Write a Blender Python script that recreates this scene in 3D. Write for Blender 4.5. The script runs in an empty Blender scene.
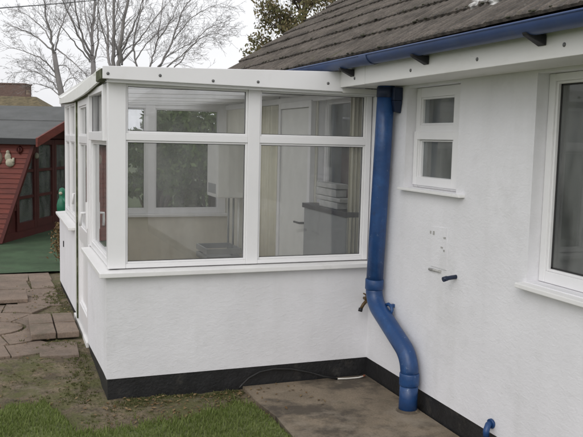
import bpy, bmesh, math, random
from mathutils import Vector, Matrix
random.seed(7)
R = random.random
def U(a, b): return a + (b - a) * random.random()
S = bpy.context.scene
COL = S.collection
PI = math.pi

# ------------------------------------------------------------------ camera
CAM = Vector((-2.39778, -4.74003, 1.66))
RT = Vector((0.9349842, -0.35392168, 0.02332375))
UP = Vector((0.01423815, 0.10315668, 0.99456321))
FW = Vector((0.35440348, 0.9295688, -0.10148905))
FPX = 764.2856
cam = bpy.data.objects.new('camera', bpy.data.cameras.new('camera'))
COL.objects.link(cam)
m = Matrix.Identity(4)
for i in range(3):
    m[i][0], m[i][1], m[i][2], m[i][3] = RT[i], UP[i], -FW[i], CAM[i]
cam.matrix_world = m
cam.data.sensor_width = 36
cam.data.lens = FPX / 583 * 36
cam.data.clip_start = 0.05
cam.data.clip_end = 2000
S.camera = cam

def at(px, py, depth):
    """a world point measured from the survey photograph, at a given depth in metres"""
    return CAM + (FW + RT * ((px - 291.5) / FPX) - UP * ((py - 218.5) / FPX)) * depth

# ------------------------------------------------------------------ materials
def mat(name, col, rough=.6, var=.12, vscale=6, bump=0, bscale=40, bdist=.01, col2=None, spec=.5,
        metallic=0, stain=None, stain_scale=2.0, stain_lo=.55, stain_hi=.7, stretch=(1, 1, 1), fine=0, rough2=None):
    m = bpy.data.materials.new(name); m.use_nodes = True
    N = m.node_tree.nodes; L = m.node_tree.links
    b = N['Principled BSDF']
    b.inputs['Roughness'].default_value = rough
    b.inputs['Metallic'].default_value = metallic
    b.inputs['Specular IOR Level'].default_value = spec
    tc = N.new('ShaderNodeTexCoord'); mp = N.new('ShaderNodeMapping')
    mp.inputs['Scale'].default_value = stretch
    L.new(tc.outputs['Object'], mp.inputs['Vector']); v = mp.outputs['Vector']
    n = N.new('ShaderNodeTexNoise'); n.inputs['Scale'].default_value = vscale
    n.inputs['Detail'].default_value = 8; n.inputs['Roughness'].default_value = .65
    L.new(v, n.inputs['Vector'])
    r = N.new('ShaderNodeValToRGB')
    c1 = tuple(x * (1 - var) for x in col); c2 = col2 or tuple(min(1, x * (1 + var)) for x in col)
    r.color_ramp.elements[0].position = .35; r.color_ramp.elements[1].position = .65
    r.color_ramp.elements[0].color = (*c1, 1); r.color_ramp.elements[1].color = (*c2, 1)
    L.new(n.outputs['Fac'], r.inputs['Fac'])
    out = r.outputs['Color']
    if fine:
        f = N.new('ShaderNodeTexNoise'); f.inputs['Scale'].default_value = bscale * 1.3; f.inputs['Detail'].default_value = 4
        L.new(v, f.inputs['Vector'])
        mr = N.new('ShaderNodeMapRange'); mr.inputs['From Min'].default_value = .3; mr.inputs['From Max'].default_value = .7
        mr.inputs['To Min'].default_value = 1 - fine; mr.inputs['To Max'].default_value = 1 + fine
        L.new(f.outputs['Fac'], mr.inputs['Value'])
        mx = N.new('ShaderNodeVectorMath'); mx.operation = 'SCALE'
        L.new(out, mx.inputs[0]); L.new(mr.outputs['Result'], mx.inputs['Scale']); out = mx.outputs[0]
    for k, st in enumerate(stain or []):
        colr, sc, lo, hi, amt = st
        s = N.new('ShaderNodeTexNoise'); s.inputs['Scale'].default_value = sc; s.inputs['Detail'].default_value = 6
        s.inputs['Roughness'].default_value = .7
        o = N.new('ShaderNodeVectorMath'); o.operation = 'ADD'; o.inputs[1].default_value = (3.1 * k + 5, 7.7 * k, 1.3)
        L.new(v, o.inputs[0]); L.new(o.outputs[0], s.inputs['Vector'])
        q = N.new('ShaderNodeMapRange'); q.inputs['From Min'].default_value = lo; q.inputs['From Max'].default_value = hi
        q.inputs['To Max'].default_value = amt
        L.new(s.outputs['Fac'], q.inputs['Value'])
        x = N.new('ShaderNodeMix'); x.data_type = 'RGBA'
        L.new(q.outputs['Result'], x.inputs['Factor']); L.new(out, x.inputs[6]); x.inputs[7].default_value = (*colr, 1)
        out = x.outputs[2]
    L.new(out, b.inputs['Base Color'])
    if bump:
        n2 = N.new('ShaderNodeTexNoise'); n2.inputs['Scale'].default_value = bscale; n2.inputs['Detail'].default_value = 6
        L.new(v, n2.inputs['Vector'])
        bp = N.new('ShaderNodeBump'); bp.inputs['Strength'].default_value = bump; bp.inputs['Distance'].default_value = bdist
        L.new(n2.outputs['Fac'], bp.inputs['Height']); L.new(bp.outputs['Normal'], b.inputs['Normal'])
    m['_out'] = 1
    return m

def render_wall(name, col):
    """painted rough render: dabbed relief, faint grey weathering"""
    m = mat(name, col, rough=.75, var=.035, vscale=2.2, spec=.3,
            stain=[((.50, .50, .49), 3.0, .56, .8, .35), ((.42, .41, .37), 9, .66, .82, .35), ((.55, .55, .54), 1.3, .5, .75, .3)])
    N = m.node_tree.nodes; L = m.node_tree.links; b = N['Principled BSDF']
    tc = N.new('ShaderNodeTexCoord'); mp = N.new('ShaderNodeMapping'); mp.inputs['Scale'].default_value = (1, 1, 1.7)
    L.new(tc.outputs['Object'], mp.inputs['Vector'])
    base = b.inputs['Base Color'].links[0].from_socket
    ms_ = N.new('ShaderNodeMapping'); ms_.inputs['Scale'].default_value = (5, 5, .45); L.new(tc.outputs['Object'], ms_.inputs['Vector'])
    sn = N.new('ShaderNodeTexNoise'); sn.inputs['Scale'].default_value = 1.6; sn.inputs['Detail'].default_value = 6; L.new(ms_.outputs[0], sn.inputs['Vector'])
    sr = N.new('ShaderNodeMapRange'); sr.inputs['From Min'].default_value = .52; sr.inputs['From Max'].default_value = .75; sr.inputs['To Max'].default_value = .16
    L.new(sn.outputs['Fac'], sr.inputs['Value'])
    sm_ = N.new('ShaderNodeMix'); sm_.data_type = 'RGBA'; L.new(sr.outputs[0], sm_.inputs['Factor']); L.new(base, sm_.inputs[6]); sm_.inputs[7].default_value = (.56, .555, .535, 1)
    L.new(sm_.outputs[2], b.inputs['Base Color'])
    a = N.new('ShaderNodeTexNoise'); a.inputs['Scale'].default_value = 26; a.inputs['Detail'].default_value = 5
    a.inputs['Distortion'].default_value = .8
    c = N.new('ShaderNodeTexNoise'); c.inputs['Scale'].default_value = 80; c.inputs['Detail'].default_value = 3
    d = N.new('ShaderNodeTexNoise'); d.inputs['Scale'].default_value = 3; d.inputs['Detail'].default_value = 3
    for q in (a, c, d): L.new(mp.outputs['Vector'], q.inputs['Vector'])
    s1 = N.new('ShaderNodeMath'); s1.operation = 'MULTIPLY_ADD'; s1.inputs[1].default_value = .35
    L.new(c.outputs['Fac'], s1.inputs[0]); L.new(a.outputs['Fac'], s1.inputs[2])
    s2 = N.new('ShaderNodeMath'); s2.operation = 'MULTIPLY_ADD'; s2.inputs[1].default_value = 1.2
    L.new(d.outputs['Fac'], s2.inputs[0]); L.new(s1.outputs[0], s2.inputs[2])
    bp = N.new('ShaderNodeBump'); bp.inputs['Strength'].default_value = .24; bp.inputs['Distance'].default_value = .010
    L.new(s2.outputs[0], bp.inputs['Height']); L.new(bp.outputs['Normal'], b.inputs['Normal'])
    return m

def glass(name, tint=(.93, .95, .94), dirt_haze=.06):
    m = bpy.data.materials.new(name); m.use_nodes = True
    N = m.node_tree.nodes; L = m.node_tree.links; N.clear()
    o = N.new('ShaderNodeOutputMaterial'); t = N.new('ShaderNodeBsdfTransparent'); t.inputs[0].default_value = (*tint, 1)
    g = N.new('ShaderNodeBsdfGlossy'); g.inputs['Roughness'].default_value = .0; g.inputs['Color'].default_value = (1, 1, 1, 1)
    f = N.new('ShaderNodeFresnel'); f.inputs['IOR'].default_value = 1.5
    x = N.new('ShaderNodeMixShader'); L.new(f.outputs[0], x.inputs[0]); L.new(t.outputs[0], x.inputs[1]); L.new(g.outputs[0], x.inputs[2])
    d = N.new('ShaderNodeBsdfDiffuse'); d.inputs[0].default_value = (.6, .6, .57, 1)  # patchy dirt film, strengthened to put a pale haze over the panes
    tc = N.new('ShaderNodeTexCoord'); mp = N.new('ShaderNodeMapping'); mp.inputs['Scale'].default_value = (3, 3, 1)
    L.new(tc.outputs['Object'], mp.inputs['Vector'])
    n = N.new('ShaderNodeTexNoise'); n.inputs['Scale'].default_value = 3; n.inputs['Detail'].default_value = 7
    L.new(mp.outputs[0], n.inputs['Vector'])
    r = N.new('ShaderNodeMapRange'); r.inputs['From Min'].default_value = .35; r.inputs['From Max'].default_value = .8
    r.inputs['To Min'].default_value = dirt_haze * .35; r.inputs['To Max'].default_value = dirt_haze * 1.8
    L.new(n.outputs['Fac'], r.inputs['Value'])
    y = N.new('ShaderNodeMixShader'); L.new(r.outputs[0], y.inputs[0]); L.new(x.outputs[0], y.inputs[1]); L.new(d.outputs[0], y.inputs[2])
    L.new(y.outputs[0], o.inputs['Surface'])
    return m

def leafmat(name, c1, c2, trans=.25):
    m = bpy.data.materials.new(name); m.use_nodes = True
    N = m.node_tree.nodes; L = m.node_tree.links; b = N['Principled BSDF']
    b.inputs['Roughness'].default_value = .65; b.inputs['Specular IOR Level'].default_value = .25
    g = N.new('ShaderNodeNewGeometry'); r = N.new('ShaderNodeValToRGB')
    r.color_ramp.elements[0].color = (*c1, 1); r.color_ramp.elements[1].color = (*c2, 1)
    L.new(g.outputs['Random Per Island'], r.inputs[0]); L.new(r.outputs[0], b.inputs['Base Color'])
    t = N.new('ShaderNodeBsdfTranslucent'); L.new(r.outputs[0], t.inputs[0])
    x = N.new('ShaderNodeMixShader'); x.inputs[0].default_value = trans
    L.new(b.outputs[0], x.inputs[1]); L.new(t.outputs[0], x.inputs[2])
    L.new(x.outputs[0], N['Material Output'].inputs['Surface'])
    return m

M = {}
M['render'] = render_wall('white_render', (.768, .764, .788))
M['black'] = mat('black_bitumen', (.014, .014, .015), rough=.55, var=.35, vscale=9, bump=.6, bscale=60, bdist=.006,
                 stain=[((.10, .09, .075), 5, .58, .78, .55), ((.16, .16, .15), 18, .66, .76, .4)])
M['upvc'] = mat('white_plastic', (.80, .794, .80), rough=.35, var=.02, vscale=3, stain=[((.55, .54, .48), 4, .62, .85, .3)])
M['upvc_dirty'] = mat('weathered_white_plastic', (.76, .76, .73), rough=.45, var=.03, vscale=4,
                      stain=[((.40, .41, .30), 5, .52, .78, .55), ((.16, .18, .08), 14, .62, .76, .6)])
M['whitewood'] = mat('white_painted_board', (.76, .75, .73), rough=.5, var=.03, vscale=4, stretch=(1, .25, 1), bump=.12, bscale=30, bdist=.004,
                     stain=[((.50, .49, .42), 3, .52, .75, .4), ((.28, .27, .21), 12, .66, .78, .4)])
M['rmoss'] = mat('roof_moss', (.05, .05, .032), rough=.95, var=.4, vscale=25, bump=.8, bscale=60)
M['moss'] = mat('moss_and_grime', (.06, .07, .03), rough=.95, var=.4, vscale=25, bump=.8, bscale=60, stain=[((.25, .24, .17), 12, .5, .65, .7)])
M['sillw'] = mat('white_sill', (.80, .792, .785), rough=.4, var=.03, vscale=4, stain=[((.5, .5, .44), 7, .58, .8, .4)])
M['blue'] = mat('blue_painted_pipe', (.014, .054, .165), rough=.38, var=.12, vscale=5, bump=.45, bscale=24, bdist=.005,
                stain=[((.026, .092, .25), 7, .48, .66, .7), ((.28, .34, .42), 22, .63, .74, .75), ((.02, .025, .05), 9, .58, .75, .7), ((.40, .43, .46), 48, .68, .72, .8)])
M['blue_gutter'] = mat('blue_gutter_paint', (.028, .060, .165), rough=.42, var=.12, vscale=6,
                       stain=[((.06, .085, .13), 8, .55, .75, .5), ((.05, .05, .05), 14, .63, .75, .6)])
M['darkblue'] = mat('dark_blue_plastic', (.008, .018, .05), rough=.45)
M['iron'] = mat('dark_iron', (.012, .012, .014), rough=.6, bump=.3, bscale=80, bdist=.002)
M['bolt'] = mat('tarnished_screw_cap', (.15, .15, .15), rough=.5, metallic=.3)
M['brass'] = mat('tarnished_brass', (.13, .085, .04), rough=.5, metallic=.6, var=.3, vscale=40)
M['rust'] = mat('rusty_red', (.16, .05, .025), rough=.8)
M['glass'] = glass('window_glass', (.975, .98, .985), .075)
M['dglass'] = glass('house_glass', (.76, .80, .82), .15)
M['rubber'] = mat('dark_gasket', (.02, .02, .02), rough=.7)
M['red'] = mat('red_stained_timber', (.145, .024, .014), rough=.6, var=.22, vscale=3, stretch=(1, 1, 6), bump=.25, bscale=20,
               stain=[((.07, .015, .012), 5, .5, .75, .6)])
M['redtrim_shaded'] = mat('shaded_red_trim_timber', (.085, .016, .014), rough=.6, var=.2, vscale=5)  # red timber darkened so the colour carries the shade under the canopy
M['felt'] = mat('grey_roofing_felt', (.105, .108, .107), rough=.9, var=.15, vscale=2, bump=.3, bscale=120, bdist=.004, fine=.25,
                stain=[((.06, .07, .06), 2, .5, .75, .5)])
M['brick'] = mat('distant_brickwork', (.155, .105, .088), rough=.9, var=.25, vscale=8, stretch=(1, 1, 5), bump=.3, bscale=12)
M['mossroof'] = mat('mossy_tiles', (.13, .105, .06), rough=.95, var=.35, vscale=5, bump=.5, bscale=14)
M['terracotta'] = mat('weathered_terracotta', (.22, .17, .13), rough=.9)
M['bark'] = mat('grey_bark', (.25, .235, .23), rough=.95, var=.25, vscale=2.5, stretch=(1, 1, .4), bump=.4, bscale=12)
M['bark2'] = mat('brown_bark', (.07, .055, .045), rough=.95, var=.25, vscale=3)
M['leaf_autumn'] = leafmat('autumn_leaf', (.13, .14, .06), (.26, .20, .11))
M['leaf_green'] = leafmat('evergreen_leaf', (.03, .06, .016), (.11, .16, .05))
M['leaf_dead'] = leafmat('dead_leaf', (.12, .07, .03), (.26, .19, .10), .1)
M['grass'] = leafmat('grass_blade', (.12, .17, .036), (.24, .28, .10), .4)
M['weed'] = leafmat('moss_weed', (.07, .085, .028), (.17, .165, .07), .25)
M['curtain'] = mat('cream_curtain', (.70, .67, .54), rough=.9, var=.06, vscale=8)
M['cream'] = mat('cream_plaster', (.74, .72, .63), rough=.85, var=.04, vscale=3, bump=.08, bscale=30)
M['cream_dado'] = mat('beige_plaster', (.74, .70, .60), rough=.85, var=.06, vscale=3)
M['floor'] = mat('tan_lino', (.56, .50, .40), rough=.6, var=.1, vscale=4)
M['enamel'] = mat('white_enamel', (.72, .72, .69), rough=.35, var=.02)
M['greymetal'] = mat('grey_metal', (.30, .31, .31), rough=.5, var=.06, vscale=5)
M['darktop'] = mat('dark_top', (.04, .04, .045), rough=.4)
M['copper'] = mat('copper_pipe', (.30, .14, .08), rough=.45, metallic=.6)
M['card'] = mat('pale_card', (.46, .46, .45), rough=.7, var=.2, vscale=10)
M['green'] = mat('green_plastic', (.012, .14, .075), rough=.45, var=.2, vscale=10)
M['stonepale'] = mat('pale_stone_ornament', (.42, .39, .30), rough=.8, var=.25, vscale=14, bump=.4, bscale=40)
M['straw'] = mat('dry_straw_stems', (.20, .14, .06), rough=.9, var=.35, vscale=18)
M['wire'] = mat('black_cable', (.012, .012, .012), rough=.5)
M['whitecable'] = mat('white_cable', (.62, .60, .55), rough=.5)
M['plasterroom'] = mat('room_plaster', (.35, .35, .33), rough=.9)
M['net'] = mat('net_curtain', (.62, .64, .65), rough=.9)
M['filler'] = mat('grey_filler', (.40, .395, .38), rough=.9, var=.3, vscale=60)
M['patch'] = mat('smoothed_render_patch', (.70, .70, .69), rough=.75, var=.04, vscale=9, bump=.25, bscale=35, bdist=.006,
                 stain=[((.55, .54, .50), 10, .55, .72, .5)])
# translucent polycarbonate roof sheet
pm = bpy.data.materials.new('polycarbonate_sheet'); pm.use_nodes = True
N = pm.node_tree.nodes; L = pm.node_tree.links; N.clear()
o_ = N.new('ShaderNodeOutputMaterial'); t_ = N.new('ShaderNodeBsdfTranslucent'); t_.inputs[0].default_value = (.97, .97, .96, 1)
d_ = N.new('ShaderNodeBsdfDiffuse'); d_.inputs[0].default_value = (.6, .61, .57, 1)
x_ = N.new('ShaderNodeMixShader'); x_.inputs[0].default_value = .08
L.new(t_.outputs[0], x_.inputs[1]); L.new(d_.outputs[0], x_.inputs[2]); L.new(x_.outputs[0], o_.inputs[0])
M['poly'] = pm

# roof tiles: weathered brown concrete, lichen, a white splash
rm = mat('weathered_concrete_tiles', (.076, .064, .053), rough=.92, var=.35, vscale=7, col2=(.128, .109, .093), bump=.5, bscale=90, bdist=.004, fine=.3,
         stain=[((.055, .05, .04), 2.2, .5, .72, .55), ((.20, .19, .16), 19, .62, .72, .5), ((.07, .075, .03), 6, .6, .72, .55)])
N = rm.node_tree.nodes; L = rm.node_tree.links; b = N['Principled BSDF']
src = b.inputs['Base Color'].links[0].from_socket
tc = N.new('ShaderNodeTexCoord'); nn = N.new('ShaderNodeTexNoise'); nn.inputs['Scale'].default_value = 9; nn.inputs['Detail'].default_value = 5
L.new(tc.outputs['Object'], nn.inputs['Vector'])
sub = N.new('ShaderNodeVectorMath'); sub.operation = 'SUBTRACT'; sub.inputs[1].default_value = (-3.50, .93, 2.41)
L.new(tc.outputs['Object'], sub.inputs[0])
scl = N.new('ShaderNodeVectorMath'); scl.operation = 'MULTIPLY'; scl.inputs[1].default_value = (1.3, .75, 1.3); L.new(sub.outputs[0], scl.inputs[0])
ln = N.new('ShaderNodeVectorMath'); ln.operation = 'LENGTH'; L.new(scl.outputs[0], ln.inputs[0])
ad = N.new('ShaderNodeMath'); ad.operation = 'MULTIPLY_ADD'; ad.inputs[1].default_value = .38
L.new(nn.outputs['Fac'], ad.inputs[0]); L.new(ln.outputs['Value'], ad.inputs[2])
mr = N.new('ShaderNodeMapRange'); mr.inputs['From Min'].default_value = .37; mr.inputs['From Max'].default_value = .33
L.new(ad.outputs[0], mr.inputs['Value'])
mx = N.new('ShaderNodeMix'); mx.data_type = 'RGBA'; L.new(mr.outputs[0], mx.inputs['Factor']); L.new(src, mx.inputs[6])
mx.inputs[7].default_value = (.68, .68, .66, 1)
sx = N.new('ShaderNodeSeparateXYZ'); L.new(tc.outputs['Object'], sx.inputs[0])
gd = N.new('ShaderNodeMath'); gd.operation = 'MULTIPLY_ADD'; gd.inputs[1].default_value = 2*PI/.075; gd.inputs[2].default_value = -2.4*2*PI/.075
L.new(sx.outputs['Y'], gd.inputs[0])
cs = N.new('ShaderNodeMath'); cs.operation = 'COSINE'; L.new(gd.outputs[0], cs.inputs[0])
gm_ = N.new('ShaderNodeMapRange'); gm_.inputs['From Min'].default_value = -1; gm_.inputs['From Max'].default_value = .6; gm_.inputs['To Min'].default_value = .58; gm_.inputs['To Max'].default_value = 1.12  # grooves darker, ribs lighter: shading put into the tile colour
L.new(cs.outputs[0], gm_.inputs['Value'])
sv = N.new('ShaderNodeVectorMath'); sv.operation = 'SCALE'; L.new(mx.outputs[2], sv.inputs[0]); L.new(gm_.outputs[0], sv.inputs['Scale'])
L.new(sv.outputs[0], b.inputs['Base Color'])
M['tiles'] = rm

M['soil'] = mat('trodden_soil', (.135, .105, .068), rough=.98, var=.42, vscale=5, bump=.9, bscale=45, bdist=.02, fine=.35,
                stain=[((.095, .098, .032), 4.5, .44, .58, .85), ((.20, .165, .12), 8, .54, .68, .7), ((.05, .04, .026), 14, .6, .7, .7)])
M['concrete'] = mat('stained_concrete', (.205, .163, .115), rough=.8, var=.2, vscale=4, bump=.35, bscale=70, bdist=.005, fine=.2,
                    stain=[((.052, .042, .032), 1.5, .47, .57, .82), ((.28, .235, .18), 2.6, .52, .66, .8), ((.055, .055, .03), 6, .6, .72, .55), ((.03, .026, .022), 13, .66, .74, .6)])
M['slab'] = mat('weathered_paving', (.20, .152, .118), rough=.9, var=.22, vscale=3.5, bump=.35, bscale=60, bdist=.005, fine=.2,
                stain=[((.10, .095, .06), 3, .52, .7, .6), ((.22, .185, .165), 5, .58, .75, .6), ((.06, .055, .045), 11, .62, .74, .6)])
M['field'] = mat('rough_grass_ground', (.055, .075, .025), rough=.95, var=.3, vscale=1.5, bump=.5, bscale=40, bdist=.02, fine=.35)
M['turf'] = mat('green_matting', (.052, .092, .046), rough=.95, var=.25, vscale=3, bump=.6, bscale=110, bdist=.01, fine=.3,
                stain=[((.075, .065, .05), 3, .56, .75, .5)])
M['lawnbase'] = mat('lawn_soil', (.12, .14, .05), rough=.98, var=.3, vscale=8, bump=.6, bscale=60, fine=.3)

# ------------------------------------------------------------------ mesh helpers
class MB:
    def __init__(s): s.v = []; s.f = []; s.sm = []
    def add(s, vs, fs, smooth=False):
        o = len(s.v); s.v += [tuple(p) for p in vs]
        s.f += [tuple(i + o for i in q) for q in fs]; s.sm += [smooth] * len(fs); return s
    def box(s, x0, x1, y0, y1, z0, z1):
        x0, x1 = sorted((x0, x1)); y0, y1 = sorted((y0, y1)); z0, z1 = sorted((z0, z1))
        return s.add([(x0,y0,z0),(x1,y0,z0),(x1,y1,z0),(x0,y1,z0),(x0,y0,z1),(x1,y0,z1),(x1,y1,z1),(x0,y1,z1)],
                     [(0,3,2,1),(4,5,6,7),(0,1,5,4),(1,2,6,5),(2,3,7,6),(3,0,4,7)])
    def hexa(s, b, t):      # bottom ring (ccw from above), top ring
        n = len(b)
        fs = [tuple(range(n))[::-1], tuple(range(n, 2*n))] + [(i, (i+1) % n, n + (i+1) % n, n + i) for i in range(n)]
        return s.add(list(b) + list(t), fs)
    def tube(s, pts, rad, n=12, caps=True, smooth=True):
        pts = [Vector(p) for p in pts]
        if not hasattr(rad, '__len__'): rad = [rad] * len(pts)
        vs = []; fs = []; ref = None
        for i, p in enumerate(pts):
            d = (pts[min(i+1, len(pts)-1)] - pts[max(i-1, 0)]).normalized()
            if ref is None:
                ref = Vector((0, 0, 1)) if abs(d.z) < .9 else Vector((1, 0, 0))
                ref = (ref - d * ref.dot(d)).normalized()
            else:
                ref = (ref - d * ref.dot(d)); ref = ref.normalized() if ref.length > 1e-6 else d.orthogonal().normalized()
            w = d.cross(ref)
            for k in range(n):
                a = 2 * PI * k / n
                vs.append(p + (ref * math.cos(a) + w * math.sin(a)) * rad[i])
            if i:
                o = (i-1) * n
                for k in range(n):
                    fs.append((o+k, o+(k+1) % n, o+n+(k+1) % n, o+n+k))
        s.add(vs, fs, smooth)
        if caps:
            o = len(s.v) - len(vs)
            s.f.append(tuple(range(o, o+n))[::-1]); s.sm.append(False)
            s.f.append(tuple(range(len(s.v)-n, len(s.v)))); s.sm.append(False)
        return s
    def lathe(s, c, prof, n=16, axis=(0, 0, 1)):
        ax = Vector(axis).normalized(); a = ax.orthogonal().normalized(); b_ = ax.cross(a); c = Vector(c)
        vs = []; fs = []
        for i, (r, h) in enumerate(prof):
            for k in range(n):
                t = 2*PI*k/n; vs.append(c + ax*h + (a*math.cos(t) + b_*math.sin(t))*max(r, 1e-4))
            if i:
                o = (i-1)*n
                for k in range(n): fs.append((o+k, o+(k+1) % n, o+n+(k+1) % n, o+n+k))
        return s.add(vs, fs, True)
    def sphere(s, c, r, sc=(1, 1, 1), n=10):
        vs = []; fs = []
        for i in range(n+1):
            t = PI*i/n
            for k in range(n*2):
                a = PI*k/n; vs.append((c[0]+r*sc[0]*math.sin(t)*math.cos(a), c[1]+r*sc[1]*math.sin(t)*math.sin(a), c[2]+r*sc[2]*math.cos(t)))
            if i:
                o = (i-1)*2*n
                for k in range(2*n): fs.append((o+k, o+2*n+k, o+2*n+(k+1) % (2*n), o+(k+1) % (2*n)))
        return s.add(vs, fs, True)
    def build(s, name, material, parent=None, bevel=0, merge=False):
        me = bpy.data.meshes.new(name)
        off = Vector((0, 0, 0)); p = parent
        while p is not None: off += p.location; p = p.parent
        me.from_pydata([tuple(Vector(q) - off) for q in s.v], [], s.f)
        me.polygons.foreach_set('use_smooth', s.sm)
        if isinstance(material, str): material = M[material]
        me.materials.append(material)
        me.validate(); me.update()
        bm = bmesh.new(); bm.from_mesh(me)
        if merge: bmesh.ops.remove_doubles(bm, verts=bm.verts, dist=1e-5)
        if len(bm.faces) < 60000: bmesh.ops.recalc_face_normals(bm, faces=bm.faces)
        bm.to_mesh(me); bm.free()
        o = bpy.data.objects.new(name, me); COL.objects.link(o)
        if parent is not None: o.parent = parent
        if bevel:
            bv = o.modifiers.new('bevel', 'BEVEL'); bv.width = bevel; bv.segments = 2; bv.limit_method = 'ANGLE'; bv.angle_limit = .7
        return o

def thing(name, label, cat, loc=(0, 0, 0), group=None):
    o = bpy.data.objects.new(name, None); COL.objects.link(o); o.location = loc
    o.empty_display_size = .2
    o['label'] = label; o['category'] = cat
    if group: o['group'] = group
    return o
def tag(o, label, cat, group=None, kind=None):
    o['label'] = label; o['category'] = cat
    if group: o['group'] = group
    if kind: o['kind'] = kind
    return o
def recentre(o, loc):
    """put a one-mesh thing's origin at its base"""
    o.data.transform(Matrix.Translation(-Vector(loc))); o.location = loc; return o
def structure(o): o['kind'] = 'structure'; return o

# ------------------------------------------------------------------ world and sun
w = bpy.data.worlds.new('World'); S.world = w; w.use_nodes = True
N = w.node_tree.nodes; L = w.node_tree.links
bg = N['Background']
ELEV = math.radians(38); SUNAZ = math.radians(222)      # azimuth clockwise from +Y
sky = N.new('ShaderNodeTexSky'); sky.sky_type = 'NISHITA'; sky.sun_disc = False
sky.sun_elevation = ELEV; sky.sun_rotation = SUNAZ; sky.dust_density = 4; sky.air_density = 1.2
hsv = N.new('ShaderNodeHueSaturation'); hsv.inputs['Saturation'].default_value = .18; hsv.inputs['Value'].default_value = .34
L.new(sky.outputs[0], hsv.inputs['Color'])
tc = N.new('ShaderNodeTexCoord'); mp = N.new('ShaderNodeMapping'); mp.inputs['Scale'].default_value = (1, 1, 3)
L.new(tc.outputs['Generated'], mp.inputs['Vector'])
nz = N.new('ShaderNodeTexNoise'); nz.inputs['Scale'].default_value = 2.2; nz.inputs['Detail'].default_value = 6
L.new(mp.outputs[0], nz.inputs['Vector'])
rp = N.new('ShaderNodeValToRGB'); rp.color_ramp.elements[0].position = .3; rp.color_ramp.elements[1].position = .7
rp.color_ramp.elements[0].color = (7.2, 7.25, 7.5, 1); rp.color_ramp.elements[1].color = (8.3, 8.3, 8.45, 1)
L.new(nz.outputs['Fac'], rp.inputs[0])
addn = N.new('ShaderNodeVectorMath'); addn.operation = 'ADD'
L.new(rp.outputs[0], addn.inputs[0]); L.new(hsv.outputs[0], addn.inputs[1])
L.new(addn.outputs[0], bg.inputs['Color']); bg.inputs['Strength'].default_value = .10
sd = bpy.data.lights.new('sun', 'SUN'); sd.energy = .5; sd.angle = math.radians(35); sd.color = (1, .97, .93)
so = bpy.data.objects.new('sun', sd); COL.objects.link(so)
sdir = Vector((math.sin(SUNAZ)*math.cos(ELEV), math.cos(SUNAZ)*math.cos(ELEV), math.sin(ELEV)))
so.rotation_euler = sdir.to_track_quat('Z', 'Y').to_euler(); so.location = (-3, -12, 10)
S.view_settings.view_transform = 'Standard'; S.view_settings.look = 'None'
S.view_settings.exposure = .13; S.view_settings.gamma = 1; S.view_settings.use_curve_mapping = False

# ------------------------------------------------------------------ ground
def noise2(x, y):
    return (math.sin(x*3.1+1.7*math.sin(y*2.3))*.5 + math.sin(y*4.3+x*1.1)*.3 + math.sin(x*9.7+y*7.9)*.2)
g = MB().add([(-400,-400,-.02),(400,-400,-.02),(400,400,-.02),(-400,400,-.02)], [(0,1,2,3)])
structure(g.build('ground', 'field'))

# trodden soil sheet round the corner of the conservatory, uneven
def sheet(x0, x1, y0, y1, st, zf):
    nx = max(2, int((x1-x0)/st)); ny = max(2, int((y1-y0)/st)); b = MB(); vs = []; fs = []
    for j in range(ny+1):
        for i in range(nx+1):
            x = x0+(x1-x0)*i/nx; y = y0+(y1-y0)*j/ny; vs.append((x, y, zf(x, y)))
    for j in range(ny):
        for i in range(nx):
            a = j*(nx+1)+i; fs.append((a, a+1, a+nx+2, a+nx+1))
    return b.add(vs, fs, True)
def soil_z(x, y):
    k_ = 1 if y < 1 else .55
    base = .004 + k_*(.012*noise2(x*2.2, y*2.2) + .006*noise2(x*9, y*8))
    t = min(1, max(0, (y-.1)/.95))
    return base + .054*t
structure(sheet(-6.5, -.905, -.65, 4.5, .035, soil_z).build('soil', 'soil'))

# concrete apron along the house wall
ap = MB(); XA0 = -.91
ys = [-9 + .3*i for i in range(31)]
ys = [y for y in ys if y < -.02] + [-.006]
def apron_edge(y): return XA0 + .015*math.sin(y*7) + .01*math.sin(y*19)
for i in range(len(ys)-1):
    a, b_ = ys[i], ys[i+1]
    ap.add([(apron_edge(a), a, .022), (-.004, a, .022), (-.004, b_, .022), (apron_edge(b_), b_, .022),
            (apron_edge(a), a, -.05), (apron_edge(b_), b_, -.05)], [(0,1,2,3), (4,0,3,5)])
structure(ap.build('concrete_path', 'concrete', merge=True))

# lawn: base sheet + blades
LE = [(-5.0, 0.0), (-2.535, -0.004), (-2.424, 0.033), (-2.309, 0.109), (-2.193, 0.092), (-2.106, -0.028), (-2.064, -0.252), (-2.027, -0.41), (-1.843, -0.484), (-1.607, -0.427), (-1.294, -0.367), (-1.041, -0.258), (-0.951, -0.286), (-0.93, -0.461), (-0.917, -0.912), (-0.89, -9)]
def lawn_top(x): return lawn_edge(x) + .022*math.sin(x*23+1.3*math.sin(x*11)) + .016*math.sin(x*61+2) + .01*math.sin(x*131)
def lawn_edge(x):
    for (a, b_), (c, d) in zip(LE, LE[1:]):
        if a <= x <= c: return b_ + (d-b_)*(x-a)/(c-a) if c > a else b_
    return -9
lb = MB(); xs = [-5 + .1*i for i in range(24)] + [-2.66+.02*i for i in range(87)] + [-.925]
for a, b_ in zip(xs, xs[1:]):
    ta, tb = lawn_top(a)-.02, lawn_top(b_)-.02
    lb.add([(a, -9, .026), (b_, -9, .026), (b_, tb-.12, .026), (a, ta-.12, .026), (b_, tb, .004), (a, ta, .004)], [(0,1,2,3), (3,2,4,5)])
structure(lb.build('lawn', 'lawnbase', merge=True))
gb = MB(); cnt = 0
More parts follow.
